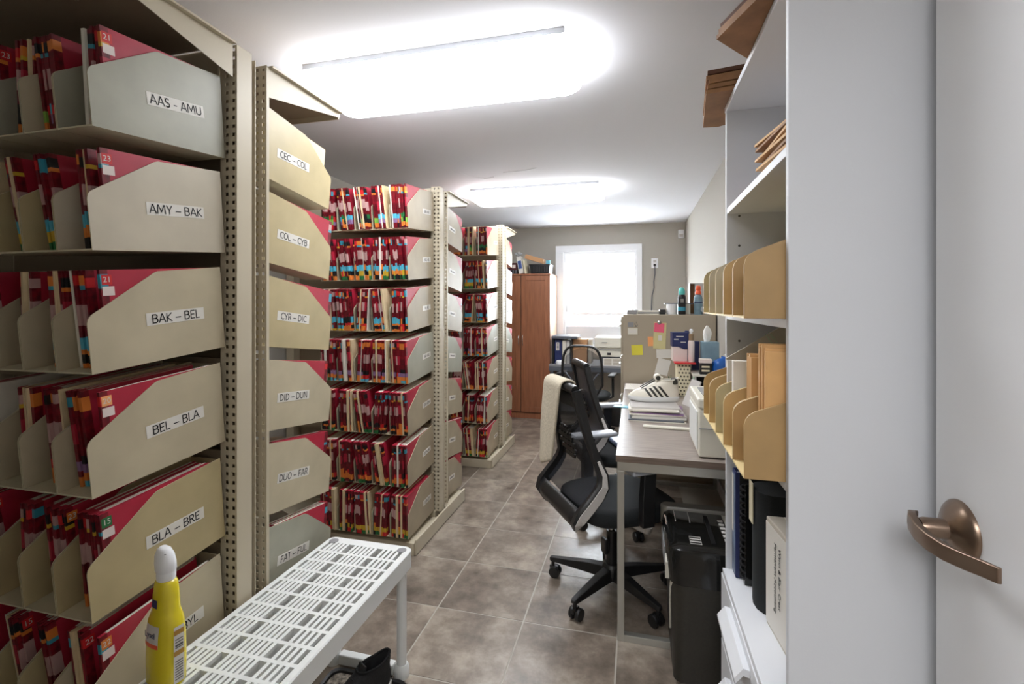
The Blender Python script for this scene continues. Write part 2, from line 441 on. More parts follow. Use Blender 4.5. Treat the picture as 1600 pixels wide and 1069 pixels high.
# plain bold capitals drawn as strokes on a unit-high cell: (advance, strokes)
def arc(cx, cy, rx, ry, a0, a1, n=9): return [(cx + rx * math.cos(R(a0 + (a1 - a0) * k / n)), cy + ry * math.sin(R(a0 + (a1 - a0) * k / n))) for k in range(n + 1)]
GL = {
 'A': (.66, [[(.02, 0), (.31, 1), (.36, 1), (.64, 0)], [(.13, .32), (.54, .32)]]),
 'B': (.58, [[(.06, 0), (.06, 1), (.28, 1)] + arc(.28, .77, .22, .23, 90, -90) + [(.06, .54)], [(.28, .54)] + arc(.28, .27, .26, .27, 90, -90) + [(.06, 0)]]),
 'C': (.58, [arc(.38, .5, .33, .5, 52, 308, 14)]),
 'D': (.66, [[(.06, 0), (.06, 1), (.22, 1)] + arc(.22, .5, .38, .5, 90, -90, 12) + [(.06, 0)]]),
 'E': (.50, [[(.46, 0), (.06, 0), (.06, 1), (.45, 1)], [(.06, .52), (.40, .52)]]),
 'F': (.48, [[(.06, 0), (.06, 1), (.45, 1)], [(.06, .50), (.40, .50)]]),
 'G': (.66, [arc(.38, .5, .33, .5, 52, 345, 14) + [(.60, .46), (.40, .46)]]),
 'H': (.66, [[(.06, 0), (.06, 1)], [(.58, 0), (.58, 1)], [(.06, .52), (.58, .52)]]),
 'I': (.22, [[(.10, 0), (.10, 1)]]),
 'J': (.38, [[(.28, 1), (.28, .22)] + arc(.11, .22, .17, .22, 0, -100, 6)]),
 'K': (.58, [[(.06, 0), (.06, 1)], [(.52, 1), (.10, .50), (.55, 0)]]),
 'L': (.46, [[(.06, 1), (.06, 0), (.43, 0)]]),
 'M': (.88, [[(.04, 0), (.09, 1), (.15, 1), (.43, .20), (.71, 1), (.77, 1), (.82, 0)]]),
 'N': (.68, [[(.06, 0), (.06, 1), (.12, 1), (.54, 0), (.60, 0), (.60, 1)]]),
 'O': (.74, [arc(.37, .5, .32, .5, 0, 360, 18)]),
 'P': (.56, [[(.06, 0), (.06, 1), (.26, 1)] + arc(.26, .72, .24, .28, 90, -90) + [(.06, .44)]]),
 'R': (.58, [[(.06, 0), (.06, 1), (.26, 1)] + arc(.26, .75, .22, .25, 90, -90) + [(.06, .50)], [(.28, .50), (.54, 0)]]),
 'S': (.52, [arc(.26, .755, .19, .245, 40, 250, 9) + arc(.25, .26, .21, .26, 75, -140, 10)]),
 'T': (.54, [[(.27, 0), (.27, 1)], [(.02, 1), (.52, 1)]]),
 'U': (.68, [[(.06, 1), (.06, .32)] + arc(.33, .32, .27, .32, 180, 360, 10) + [(.60, 1)]]),
 'Y': (.56, [[(.02, 1), (.28, .46), (.54, 1)], [(.28, .46), (.28, 0)]]),
 '-': (.36, [[(.04, .38), (.30, .38)]]), '–': (.56, [[(.03, .38), (.52, .38)]]), ' ': (.22, []),
}
def lettering_mesh(words, h, th, sx=1.0):
    adv = sum(GL[c][0] + .09 for c in words) * h * sx
    b = B(); x = -adv / 2 + .045 * h * sx
    for c in words:
        w_, st_ = GL[c]
        for pl in st_:
            pts = [Vector((x + p[0] * h * sx, (p[1] - .5) * h, 0)) for p in pl]
            for p, q in zip(pts, pts[1:]):
                d_ = (q - p)
                if d_.length < 1e-7: continue
                d_.normalize(); n_ = Vector((-d_.y, d_.x, 0)) * th / 2; e_ = d_ * th * .42
                b.quad(p - e_ - n_, q + e_ - n_, q + e_ + n_, p - e_ + n_)
        x += (w_ + .09) * h * sx
    return b.mesh('lettering', ['ink'])

# file bins -----------------------------------------------------------
BIN = {}
PROF = [(0, 0), (0, .120), (.003, .130), (.010, .138), (.020, .144), (.170, .233), (.180, .2365), (.376, .244), (.372, 0)]
def bin_mesh(c, edge, D=1.0):
    k = (c, edge, D)
    if k in BIN: return BIN[k]
    hw = BW / 2 - .0012; b = B(); t = .0022
    pr = [(y * D, z) for y, z in PROF]
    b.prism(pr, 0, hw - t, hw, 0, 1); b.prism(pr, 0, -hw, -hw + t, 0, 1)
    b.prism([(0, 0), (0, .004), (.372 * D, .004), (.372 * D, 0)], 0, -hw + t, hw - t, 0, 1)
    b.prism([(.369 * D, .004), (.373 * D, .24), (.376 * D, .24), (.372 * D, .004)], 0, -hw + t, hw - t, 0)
    BIN[k] = b.mesh('file_bin', [c, edge]); return BIN[k]
hook = B().box(-.045, .045, .374, .384, .222, .228).box(-.045, .045, .384, .386, .205, .228)
HOOK = hook.mesh('hanging_hook', ['steel'])
def link(name, data, parent, loc=(0, 0, 0), rot=(0, 0, 0)):
    o = bpy.data.objects.new(name, data); COL.objects.link(o); o.parent = parent; o.location = loc; o.rotation_euler = rot
    MW[o.name] = MW[parent.name] @ Matrix.Translation(loc) @ Euler(rot).to_matrix().to_4x4()
    return o
LABM = B().box(-.085, .085, -.0165, .0165, 0, .0006).mesh('name_label', ['label_white'])
LABS = B().box(-.055, .055, -.0155, .0155, 0, .0006).mesh('name_label', ['label_white'])
def put_label(binobj, words, side, jit=0, yy=.222, small=False):
    hw = BW / 2 - .0012
    loc = (side * (hw + .0001), yy, .112)
    rot = (R(90) , R(jit), R(90) * side)
    l = link('name_label', LABS if small else LABM, binobj, loc, rot)
    if words:
        me = lettering_mesh(words, .0215, .0029, 1.28 if len(words) < 10 or 'I' in words else 1.2) if not small else lettering_mesh(words, .0165, .0023, .98)
        link('lettering', me, l, (0, 0, .0011))
    else:
        b = B(); r_ = random.Random(int(1e6 * (binobj.location.y + binobj.location.z)))
        x = -.036
        while x < .036:
            wd = r_.uniform(.006, .011); b.box(x, x + wd, -.006, r_.uniform(.003, .007), .0006, .0009); x += wd + .004
        o = bpy.data.objects.new('lettering', b.mesh('lettering', ['inkgrey'])); COL.objects.link(o); o.parent = l

# folders -------------------------------------------------------------
PAL = ['crimson', 'rededge', 'label_white', 'teal', 'orange', 'black', 'green', 'yellow', 'manila', 'cyan', 'lime', 'purple', 'scarlet', 'sheet', 'dimlabel']
PALE = 14
I = {n: i for i, n in enumerate(PAL)}
HF, DF = .238, .305
def folder_build(b, t, kind, bands, seed, X=None, h=HF):
    r_ = random.Random(seed)
    body = {'red': 0, 'manila': I['manila'], 'white': I['sheet']}[kind]
    edge = {'red': 1, 'manila': I['manila'], 'white': I['sheet']}[kind]
    seg = []
    if kind == 'red':
        z = 0
        for c, hh in bands:
            hh *= r_.uniform(.85, 1.12)
            seg.append((z, z + hh, I[c] if r_.random() < .88 else I[r_.choice(['rededge', 'black', 'scarlet', 'orange'])])); z += hh
        z2 = .112 + r_.uniform(-.012, .008)
        seg.append((z, z2, 1)); seg.append((z2, z2 + .05, PALE if r_.random() < .5 else r_.choice([1, 0, 1])))
        z3 = .188 + r_.uniform(-.004, .006)
        seg.append((z2 + .05, z3, 1)); seg.append((z3, z3 + .01, I[r_.choice(['yellow', 'rededge', 'orange', 'teal', 'rededge'])]))
        seg.append((z3 + .01, z3 + .034, I[r_.choice(['scarlet', 'black', 'black', 'teal', 'orange', 'dimlabel', 'rededge', 'rededge', 'scarlet'])])); seg.append((z3 + .034, h, 1))
    else: seg = [(0, h, edge)]
    old = b.X
    if X is not None: b.X = old @ X
    s = .017 + .004 * r_.random()
    for z0, z1, c in seg:
        b.add([(0, 0, z0), (t, 0, z0), (t, 0, z1), (0, 0, z1), (0, s, z0), (t, s, z0), (t, s, z1), (0, s, z1)],
              [(0, 1, 2, 3), (1, 5, 6, 2), (4, 0, 3, 7)], c)
    d = DF - r_.uniform(0, .01)
    b.add([(0, s, 0), (t, s, 0), (t, s, h), (0, s, h), (0, d, 0), (t, d, 0), (t, d, h), (0, d, h), (0, 0, h), (t, 0, h), (0, 0, 0), (t, 0, 0)],
          [(1, 5, 6, 2), (4, 0, 3, 7), (5, 4, 7, 6), (3, 2, 6, 7), (8, 9, 2, 3), (10, 4, 5, 11)], [body, body, body, I['sheet'] if r_.random() < .5 else body, body, body])
    b.X = old
ROWB = [[[('rededge', .006), ('orange', .026), ('lime', .028), ('green', .024)], [('rededge', .012), ('orange', .022), ('black', .026), ('green', .024)], [('rededge', .03), ('purple', .024), ('cyan', .026)]],
        [[('black', .028), ('orange', .028), ('cyan', .03)], [('green', .022), ('yellow', .03), ('cyan', .03)], [('orange', .026), ('black', .028), ('cyan', .03)]],
        [[('orange', .012), ('black', .02), ('orange', .012), ('cyan', .034)], [('yellow', .012), ('teal', .022), ('rededge', .012), ('cyan', .034)], [('orange', .03), ('scarlet', .014), ('black', .034)]],
        [[('cyan', .016), ('orange', .022), ('purple', .022), ('rededge', .022)], [('orange', .022), ('rededge', .014), ('purple', .026)], [('green', .016), ('rededge', .02), ('black', .03)]],
        [[('black', .02), ('orange', .014), ('black', .02), ('rededge', .03)], [('orange', .034), ('rededge', .03)], [('green', .02), ('rededge', .016), ('black', .024)]],
        [[('black', .016), ('orange', .03), ('rededge', .03)], [('rededge', .02), ('orange', .03), ('scarlet', .02)], [('green', .024), ('orange', .024), ('rededge', .03)]],
        [[('green', .022), ('yellow', .026), ('rededge', .03)], [('black', .022), ('yellow', .026), ('orange', .02)], [('scarlet', .024), ('yellow', .026), ('rededge', .02)]]]
FM = {}
def folder_mesh(t, kind, row, var):
    k = (round(t, 4), kind, row if kind == 'red' else 0, var)
    if k not in FM:
        b = B(); folder_build(b, t, kind, ROWB[row][var % 3], hash((row, var, kind == 'red')) % 9999)
        FM[k] = b.mesh('file_folder', PAL)
    return FM[k]
STUFF = B()
NIND = [0]
CNT = ['first', 'second', 'third', 'fourth', 'fifth', 'sixth', 'seventh', 'eighth', 'ninth', 'tenth', 'eleventh', 'twelfth', 'thirteenth', 'fourteenth', 'fifteenth']
NUMS = ['21', '23', '17', '20', '15', '22', '18']
def fill_bin(X, row, where, individual, y, front_red, n=None, numbers=False, seed=0):
    """folders in one bin whose frame is X (front middle of its floor at the origin)"""
    r_ = random.Random(seed * 131 + row)
    hw = BW / 2 - .0038
    tset = [.0062, .0075, .009, .0105] if front_red is not None else [.0075]
    lean = r_.choice([-6, -4, -2, 0, 2, 4, 6]) * (0.6 if front_red else 1)
    need = abs(HF * math.tan(R(lean)))
    room = 2 * hw - need - (.0095 if front_red else 0) - .002
    items = []
    xs = 0
    while True:
        t = r_.choice(tset) * (1 if individual else 1.15)
        if xs + t / math.cos(R(lean)) > room * (n or .97): break
        items.append((xs, t)); xs += (t + .0006) / math.cos(R(lean)) + .0004
    x_start = -hw + .001 + (need if lean < 0 else 0)
    # folders stand together against the side they lean towards
    slack = room - xs
    if lean > 0: x_start += slack
    elif lean == 0: x_start += slack * r_.random()
    lst = []
    blk = r_.randrange(3)
    for (xx, t) in items:
        q = r_.random()
        kind = 'red' if q < .85 else ('manila' if q < .965 else 'white')
        if r_.random() < .45: blk = r_.randrange(3)
        lst.append((x_start + xx, t, kind, R(lean), y + r_.uniform(0, .012), blk + 3 * r_.randrange(5), False))
    if front_red: lst.append((hw - .0090, .0085, 'red', 0, y + .004, 0, True))
    for idx, (x, t, kind, a, yy, var, last) in enumerate(lst):
        pos = CNT[len(lst) - 1 - idx]
        T = X @ TR((x, yy, .0048 + (t * math.sin(max(0, a)) if a > 0 else 0)), ry=a)
        if individual:
            o = bpy.data.objects.new('file_folder', folder_mesh(t, kind, row, var)); COL.objects.link(o)
            o.matrix_world = T; MW[o.name] = T
            word = {'red': 'dark red file folder', 'manila': 'manila file folder', 'white': 'pale cream file folder'}[kind] + ', ' + pos + ' from aisle end'
            if last: word = 'bright red file folder against the end panel'
            tag(o, word + ' ' + where, 'folder', 'file folders ' + where); NIND[0] += 1
            if numbers and (last or r_.random() < .2) and kind == 'red':
                nb = r_.choice(NUMS) if not last else numbers
                s = B().box(t, t + .0004, .003, .026, HF - .036, HF - .012).mesh('number_sticker', [r_.choice(['black', 'scarlet', 'orange']) if not last else {'20': 'peach', '15': 'green', '22': 'orange'}.get(nb, 'scarlet')])
                so = link('number_sticker', s, o)
                c = bpy.data.curves.new('lettering', 'FONT'); c.body = nb; c.size = .019; c.align_x = 'CENTER'; c.align_y = 'CENTER'; c.resolution_u = 2; c.materials.append(M['label_white'])
                link('lettering', c, so, (t + .0008, .0145, HF - .024), (R(90), 0, R(90)))
                if last:
                    link('side_sticker', B().box(t, t + .0004, .003, .03, HF - .062, HF - .040).mesh('side_sticker', ['blush']), o)
                    link('name_sticker', B().box(t, t + .0004, .003, .017, HF - .125, HF - .085).mesh('name_sticker', ['label_white']), o)
        else:
            folder_build(STUFF, t, kind, ROWB[row][var % 3], r_.randrange(9999), T)

FRONT1 = ['AAS - AMU', 'AMY – BAK', 'BAK – BEL', 'BEL – BLA', 'BLA – BRE', 'BRI – BYL', None]
REAR1 = ['CEC – COL', 'COL – CYB', 'CYR – DIC', 'DID – DUN', 'DUO – FAR', 'FAT – FUL', None]
FRONT2 = ['GNR–HAT', 'HAG–HIL', 'HL–IRE', 'JAA–KAU', 'KAT–KUM', 'KLIP–LAR', 'LAR–LES']
C1 = [['bin_grey', 'bin_beige', 'bin_grey', 'bin_tan'], ['bin_pale', 'bin_tan', 'bin_tan', 'bin_tan'], ['bin_beige', 'bin_beige', 'bin_beige', 'bin_tan'], ['bin_beige', 'bin_beige', 'bin_beige', 'bin_beige'], ['bin_tan', 'bin_tan', 'bin_tan', 'bin_grey'], ['bin_beige', 'bin_tan', 'bin_tan', 'bin_grey'], ['bin_beige'] * 4]
CR = ['bin_tan', 'bin_tan', 'bin_tan', 'bin_beige', 'bin_beige', 'bin_grey', 'bin_beige']
JIT = [-4, -1, 0, -1.5, 1.5, 1, 0]
NTH = ['end', 'second', 'third', 'fourth', 'fifth']
def make_bin(k, row, j, rear=False):
    nm, yc, of, orr, nb = UNITS[k]
    z = ROWZ[row]
    D = 1.0 if k == 0 else (.94 if not rear else .88)
    if k == 0 and rear: D = .96
    x = XA - BW / 2 - j * BW
    if rear: loc, rot = (x, yc + orr, z - (.01 if k else .0) - .022), (TILTR, 0, R(180))
    else: loc, rot = (x, yc - of, z + (.012 if k else 0)), (TILT if k == 0 else R(5.5), 0, 0)
    if row == 6: loc = (loc[0], loc[1], .094); rot = (R(3), 0, rot[2])
    col = (CR[row] if rear else C1[row][min(j, 3)]) if k == 0 else ['bin_dimmed', 'bin_dimmed', 'bin_dimmed', 'bin_grey'][(row + j) % 4]
    words = None
    if j == 0:
        words = (REAR1[row] if rear else FRONT1[row]) if k == 0 else (FRONT2[row] if k == 1 and not rear else '')
    side_txt = 'back side' if rear else 'front side'
    if words: lab = '%s steel file bin lettered %s, %s shelf of the %s unit' % ({'bin_grey': 'grey', 'bin_tan': 'tan', 'bin_pale': 'pale', 'bin_beige': 'beige', 'bin_dimmed': 'beige'}[col], words.replace('–', '-').replace(' ', ''), ORD[row], nm)
    else: lab = '%s steel file bin %s from aisle, %s, %s shelf of %s unit' % ({'bin_grey': 'grey', 'bin_tan': 'tan', 'bin_pale': 'pale', 'bin_beige': 'beige', 'bin_dimmed': 'beige'}[col], 'first' if j == 0 else NTH[j], side_txt, ORD[row], nm)
    t = thing('file_bin', lab, 'file bin', loc, rot, 'file bins on the %s unit, %s' % (nm, side_txt))
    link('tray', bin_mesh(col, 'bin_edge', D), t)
    if k < 2 and j < 3: link('hanging_hook', HOOK, t, (0, -.376 * (1 - D), 0))
    if words is not None and not (k == 0 and row == 6):
        put_label(t, words, -1 if rear else 1, JIT[row] if k == 0 else 0, small=k > 0, yy=.222 if k == 0 else (.25 if not rear else .2))
    # contents
    X = MW[t.name]
    if k == 0 and row == 6 and True: return
    if words: where = 'in the %s bin' % words.replace('–', '-').replace(' ', '')
    else: where = 'in %s bin, %s shelf, %s unit' % (NTH[j] if j else 'end', ORD[row], nm)
    seed = k * 1000 + row * 20 + j * 3 + (500 if rear else 0)
    if rear:
        # the frame is turned round, so the aisle side is at -x
        hw = BW / 2 - .0038
        Xr = X
        if k == 0:
            for q, (xx, tt, kind) in enumerate([(-hw + .001, .0085, 'red'), (-hw + .013, .009, 'manila' if row in (0, 3) else 'red'), (-hw + .026, .0105, 'red')]):
                T = Xr @ TR((xx, .03 + (.0 if q else (-.028 if row in (1, 2) else .0)), .0048))
                if row == 0 and q == 0: continue
                o = bpy.data.objects.new('file_folder', folder_mesh(tt, kind, row, q)); COL.objects.link(o); o.matrix_world = T
                word = ['bright red file folder nearest the lettered panel', 'manila file folder second from the lettered panel' if kind == 'manila' else 'red file folder second from the lettered panel', 'red file folder third from the lettered panel'][q]
                tag(o, word + ' ' + where, 'folder'); NIND[0] += 1
        else:
            for q in range(4): folder_build(STUFF, .009, 'red', ROWB[row][q % 3], 77 + q + row, Xr @ TR((-hw + .001 + q * .0125, .01, .0048)))
        return
    ind = k == 0 or (k == 1 and j < 3)
    y = .035 if k == 0 else -.013
    fill_bin(X, row, where, ind, y, j == 0, n=(.62 if row in (1, 2, 3) else .72) if k == 0 else None, numbers=(['21', '23', '21', '20', '15', '22', ''][row] if k == 0 else False), seed=seed)
for k in range(3):
    for row in range(7):
        for j in range(UNITS[k][4]): make_bin(k, row, j)
        for j in range(1): make_bin(k, row, j, True)
st = STUFF.build('file_folder_rows', PAL)
stuff(tag(st, 'rows of red file folders packed in the farther filing shelf bins', 'folders'))

# ------------------------------------------------------------------ white slotted bench
BX0, BX1, BY0, BY1, BZ = -1.178, -.818, .87, 1.672, .475
t = thing('slotted_bench', 'white plastic slotted shelf bench beside the nearest filing unit', 'shelf', ((BX0 + BX1) / 2, (BY0 + BY1) / 2, 0))
def rrect(x0, x1, y0, y1, r, z, n=5):
    out = []
    for cx, cy, a0 in ((x1 - r, y1 - r, 0), (x0 + r, y1 - r, 90), (x0 + r, y0 + r, 180), (x1 - r, y0 + r, 270)):
        for k in range(n): a = R(a0 + 90 * k / (n - 1)); out.append((cx + r * math.cos(a), cy + r * math.sin(a), z))
    return out
b = B()
r_out = [rrect(BX0, BX1, BY0, BY1, .03, z) for z in (BZ - .065, BZ - .004)] + [rrect(BX0 + .004, BX1 - .004, BY0 + .004, BY1 - .004, .027, BZ)]
r_in = [rrect(BX0 + .022, BX1 - .022, BY0 + .045, BY1 - .045, .008, z) for z in (BZ, BZ - .05)]
r_in += [rrect(BX0 + .006, BX1 - .006, BY0 + .006, BY1 - .006, .026, BZ - .05), rrect(BX0 + .006, BX1 - .006, BY0 + .006, BY1 - .006, .026, BZ - .065)]
b.rings(r_out + r_in, closed=True)
b.build('rim', 'plastic', t, smooth=30)
ix0, ix1, iy0, iy1 = BX0 + .022, BX1 - .022, BY0 + .045, BY1 - .045
NR = 11; ph = (iy1 - iy0) / NR
cols = [(ix0, ix0 + .083), (ix0 + .119, ix0 + .203), (ix0 + .239, ix1)]
for k in range(1, NR):
    y = iy0 + k * ph
    B().box(ix0, ix1, y - .006, y + .006, BZ - .045, BZ).build('cross_rib', 'plastic', t)
for ci, (a, c) in enumerate(cols):
    for e in ((a, c) if ci == 1 else ((c,) if ci == 0 else (a,))):
        B().box(e - .002, e + .002, iy0, iy1, BZ - .045, BZ - .0005).build('long_wall', 'plastic', t)
    nsl = 5 if ci < 2 else 4
    for q in range(nsl + 1):
        x = a + (c - a) * (q + 0) / nsl
        if q in (0, nsl) and not (ci == 1): 
            if (ci == 0 and q == 0) or (ci == 2 and q == nsl): continue
        B().box(x - .0054, x + .0054, iy0, iy1, BZ - .012, BZ - .0002).build('slat', 'plastic', t)
for x in (BX0 + .034, BX1 - .034):
    for y in (BY0 + .034, BY1 - .034):
        lg = B().cyl(x, y, .03, BZ - .05, .0185, 18).build('leg', 'plastic', t, smooth=40)
        B().lathe([(.027, 0), (.028, .012), (.027, .04), (.022, .05)], x, y, 18).build('foot', 'plastic', lg, smooth=40)
        B().lathe([(.018, BZ - .001), (.018, BZ + .0012), (.014, BZ + .0018)], x, y, 18).build('leg_cap', 'greyplastic', lg)
for y in (BY1 - .05, BY0 + .018): B().box(BX0 + .064, BX1 - .064, y, y + .032, .006, .045).build('foot_bar', 'plastic', t, bevel=.004)

# boot tray + shoe
t = thing('boot_tray', 'black boot tray with pebbled mat under the white bench', 'tray', (-1.0, 1.3, 0))
b = B(); tx0, tx1, ty0, ty1 = -1.115, -.795, 1.0, 1.60
b.rings([rrect(tx0, tx1, ty0, ty1, .04, 0), rrect(tx0, tx1, ty0, ty1, .04, .018), rrect(tx0 + .004, tx1 - .004, ty0 + .004, ty1 - .004, .038, .022), rrect(tx0 + .013, tx1 - .013, ty0 + .013, ty1 - .013, .032, .018), rrect(tx0 + .016, tx1 - .016, ty0 + .016, ty1 - .016, .03, .006)])
b.build('tray_rim', 'blackplastic', t, smooth=40)
B().rings([rrect(tx0 + .017, tx1 - .017, ty0 + .017, ty1 - .017, .03, .0062), rrect(tx0 + .018, tx1 - .018, ty0 + .018, ty1 - .018, .03, .012)]).build('pebble_mat', 'pebble', t)

def shoe(name, label, loc, rz, L, upper, sole, liner, stripes=None, lace='shoeblack'):
    T = TR(loc, rz); t = thing(name, label, 'shoe', loc, (0, 0, rz))
    n = 28
    def ring(x0, x1, w, z, hs=1.0, rise=0):
        out = []
        for j in range(n):
            a = 2 * math.pi * j / n; c, s = math.cos(a), math.sin(a)
            x = (x0 + x1) / 2 + (x1 - x0) / 2 * math.copysign(abs(c) ** .85, c)
            u = (x - x0) / max(1e-6, x1 - x0)
            ww = w * (0.78 + .22 * math.sin(math.pi * min(1, max(0, (u - .1) / 1.0)))) if u < .5 else w
            out.append((x, ww * math.copysign(abs(s) ** .8, s), z + rise * max(0, u - .7)))
        return out
    sl = [ring(0, L, .046 * L / .29, 0, rise=.03), ring(-.004, L + .004, .048 * L / .29, .008, rise=.03), ring(-.004, L + .002, .047 * L / .29, .026), ring(0, L - .004, .045 * L / .29, .028)]
    B(T).rings(sl).build('sole', sole, t, smooth=50)
    k = L / .29
    up = [ring(.002, L - .006, .043 * k, .024), ring(.0, L - .008, .042 * k, .04), ring(-.001, L - .035, .039 * k, .058), ring(.001, L - .075, .036 * k, .074), ring(.003, L - .115, .034 * k, .090), ring(.0, L - .15, .032 * k, .108), ring(.004, L - .172, .030 * k, .120)]
    inn = [ring(.012, L - .180, .024 * k, .117), ring(.014, L - .178, .022 * k, .07), ring(.02, L - .185, .018 * k, .04)]
    # heel tab rises behind
    def lift(r_, amt): return [(x, y, z + amt * max(0, 1 - x / (.045 * k))) for x, y, z in r_]
    up[-1] = lift(up[-1], .014); up[-2] = lift(up[-2], .01); inn[0] = lift(inn[0], .012)
    B(T).rings(up, c0=True, c1=False).build('upper', upper, t, smooth=60)
    B(T).rings([up[-1]] + inn, c0=False).build('lining', liner, t, smooth=60)
    B(T).tube([Vector(p) + Vector((0, 0, .001)) for p in up[-1]], .005, 6, closed=True).build('collar', 'liner' if upper == 'shoeblack' else upper, t, smooth=60)
    # tongue and laces
    B(T).box(-.004, .004, -.02 * k, .02 * k, 0, .055, T=TR((L - .172, 0, .088), ry=R(-22))).build('tongue', upper, t, bevel=.003)
    for q in range(5):
        x = L - .155 + q * .021; z = .104 - q * .0125
        B(T).tube([(x, -.026 * k, z - .006), (x + .004, 0, z + .004), (x, .026 * k, z - .006)], .0028, 5).build('lace', lace, t)
    def surf(x, lay):
        i = int(lay); f = lay - i; out = []
        for r_ in (up[i], up[min(i + 1, len(up) - 1)]):
            half = [p for p in r_ if p[1] <= 0]
            half.sort(key=lambda p: p[0])
            for a, b_ in zip(half, half[1:]):
                if a[0] <= x <= b_[0]:
                    g = (x - a[0]) / max(1e-9, b_[0] - a[0]); out.append(Vector(a).lerp(Vector(b_), g)); break
            else: out.append(Vector(half[-1]))
        return out[0].lerp(out[1], f)
    if stripes:
        for s_ in range(stripes):
            for sd in (1, -1):
                rs = []
                for q in range(9):
                    lay = .15 + 3.7 * q / 8; x = .034 * k + s_ * .031 * k + .0135 * k * (lay)
                    a = surf(x + .022 * k, lay); c = surf(x + .038 * k, lay)
                    o_ = Vector((0, -.0015, .0003))
                    rs.append([a + o_, c + o_])
                b = B(T)
                for p, q in zip(rs, rs[1:]):
                    vs = [p[0], p[1], q[1], q[0]]
                    if sd < 0: vs = [Vector((v.x, -v.y, v.z)) for v in vs][::-1]
                    b.quad(*vs)
                b.build('stripe', 'shredbody', t)
        B(T @ TR((L - .166, 0, .135), rx=R(90))).lathe([(.0, -.026), (.020, -.025), (.021, 0), (.020, .025), (.0, .026)], n=20).build('tongue_roll', upper, t, smooth=50)
        for yy in (-.0275, .0275): B(T @ TR((L - .166, yy, .135), rx=R(90))).lathe([(.004, -.001), (.013, -.001), (.013, .001), (.004, .001)], n=18).build('tongue_ring', 'shredbody', t)
        B(T).box(.0, .03, -.028, .028, .10, .135, T=TR((-.002, 0, 0), ry=R(6))).build('heel_tab', 'shredbody', t, bevel=.008)
        for yy in (-1, 1): B(T).tube([(L - .15, yy * .022, .125), (L - .11, yy * .026, .098), (L - .07, yy * .024, .074)], .003, 6).build('lace', 'shredbody', t)
    else:
        for dz in (0, .7, 1.4):
            rs = [surf(x, .8 + dz + 1.5 * (1 - x / .2)) + Vector((0, -.0012, 0)) for x in [.01 + .016 * q for q in range(11)]]
            B(T).tube(rs, .0016, 5).build('piping', 'lightgrey', t)
    return t
sh = shoe('sneaker', 'black running shoe on pebbled boot tray beneath the bench', (-.865, 1.572, .0125), R(-118), .30, 'shoeblack', 'rubberwhite', 'liner')
shoe('striped_sneaker', 'white sneaker with dark side stripes on the stack of papers', (.245, 2.90, .8465), R(186), .285, 'leather', 'rubberwhite', 'liner', stripes=4, lace='slate')

# spray bottle
bx, by, bz = -1.118, .925, BZ + .0018
t = thing('spray_bottle', 'yellow cleaner spray bottle with white trigger cap on bench corner', 'bottle', (bx, by, bz), (0, 0, R(-10)))
T = TR((bx, by, bz), R(-10))
def ell(a, c, z, n=24, ox=0, oy=0, p=.8):
    return [(ox + a * math.copysign(abs(math.cos(2 * math.pi * j / n)) ** p, math.cos(2 * math.pi * j / n)), oy + c * math.copysign(abs(math.sin(2 * math.pi * j / n)) ** p, math.sin(2 * math.pi * j / n)), z) for j in range(n)]
prof = [(.046, .030, 0), (.050, .033, .006), (.0505, .0335, .06), (.049, .0325, .12), (.044, .030, .155), (.036, .026, .172), (.0335, .0245, .178), (.031, .0235, .215), (.027, .021, .243), (.021, .0185, .25)]
B(T).rings([ell(a, c, z) for a, c, z in prof]).build('bottle_body', 'bottle', t, smooth=50)
cap = B(T).rings([ell(.0215, .0195, .2505, p=1), ell(.022, .020, .268, p=1), ell(.0215, .0195, .27, p=1), ell(.0235, .021, .273, ox=-.001, p=.9), ell(.025, .021, .29, ox=-.004, p=.9), ell(.0235, .0185, .308, ox=-.007, p=.9), ell(.017, .013, .322, ox=-.009, p=.9), ell(.009, .007, .327, ox=-.010)]).build('trigger_cap', 'whitepaint', t, smooth=50)
lb = B(T)
def skin(x, z, g=.0007):
    for (a0, c0, z0), (a1, c1, z1) in zip(prof, prof[1:]):
        if z0 <= z <= z1:
            f = (z - z0) / (z1 - z0); a_, c_ = a0 + (a1 - a0) * f, c0 + (c1 - c0) * f
            return (x, -c_ * max(0, 1 - (abs(x) / a_) ** 2.5) ** .4 - g, z)
lb.grid(lambda u, v: skin(-.034 + .056 * u, .102 + .05 * v), 14, 6)
l1 = lb.build('front_label', 'label_white', t)
B(T).grid(lambda u, v: skin(-.034 + .056 * u, .100 + .010 * v, .0013), 14, 2).build('label_band', 'coral', l1)
text('Lysol', .021, T @ Vector((-.006, -.0338, .130)), (R(90), 0, R(-10)), l1, 'navy', sx=.9)
B(T).grid(lambda u, v: skin(-.024 + .03 * u, .189 + .02 * v), 8, 2).build('dark_sticker', 'navy', t)
sl = B(T).grid(lambda u, v: (.0508, -.012 + .024 * u, .012 + .136 * v), 2, 2).build('side_label', 'label_white', t)
for z0, z1 in ((.128, .14), (.078, .09)): B(T).grid(lambda u, v: (.0513, -.012 + .024 * u, z0 + (z1 - z0) * v), 1, 1).build('gold_band', 'gold', sl)
for q in range(9):
    z = .02 + q * .0062 if q < 8 else .1
    B(T).grid(lambda u, v: (.0513, -.009 + .018 * u, z + .0025 * v), 1, 1).build('print_line', 'inkgrey', sl)
for q in range(4):
    B(T).grid(lambda u, v: (.0513, -.009 + .018 * u, .096 + q * .0065 + .0025 * v), 1, 1).build('print_line', 'inkgrey', sl)
text('Y', .018, T @ Vector((.012, -.004, .312)), (R(40), R(0), R(120)), cap, 'ink')

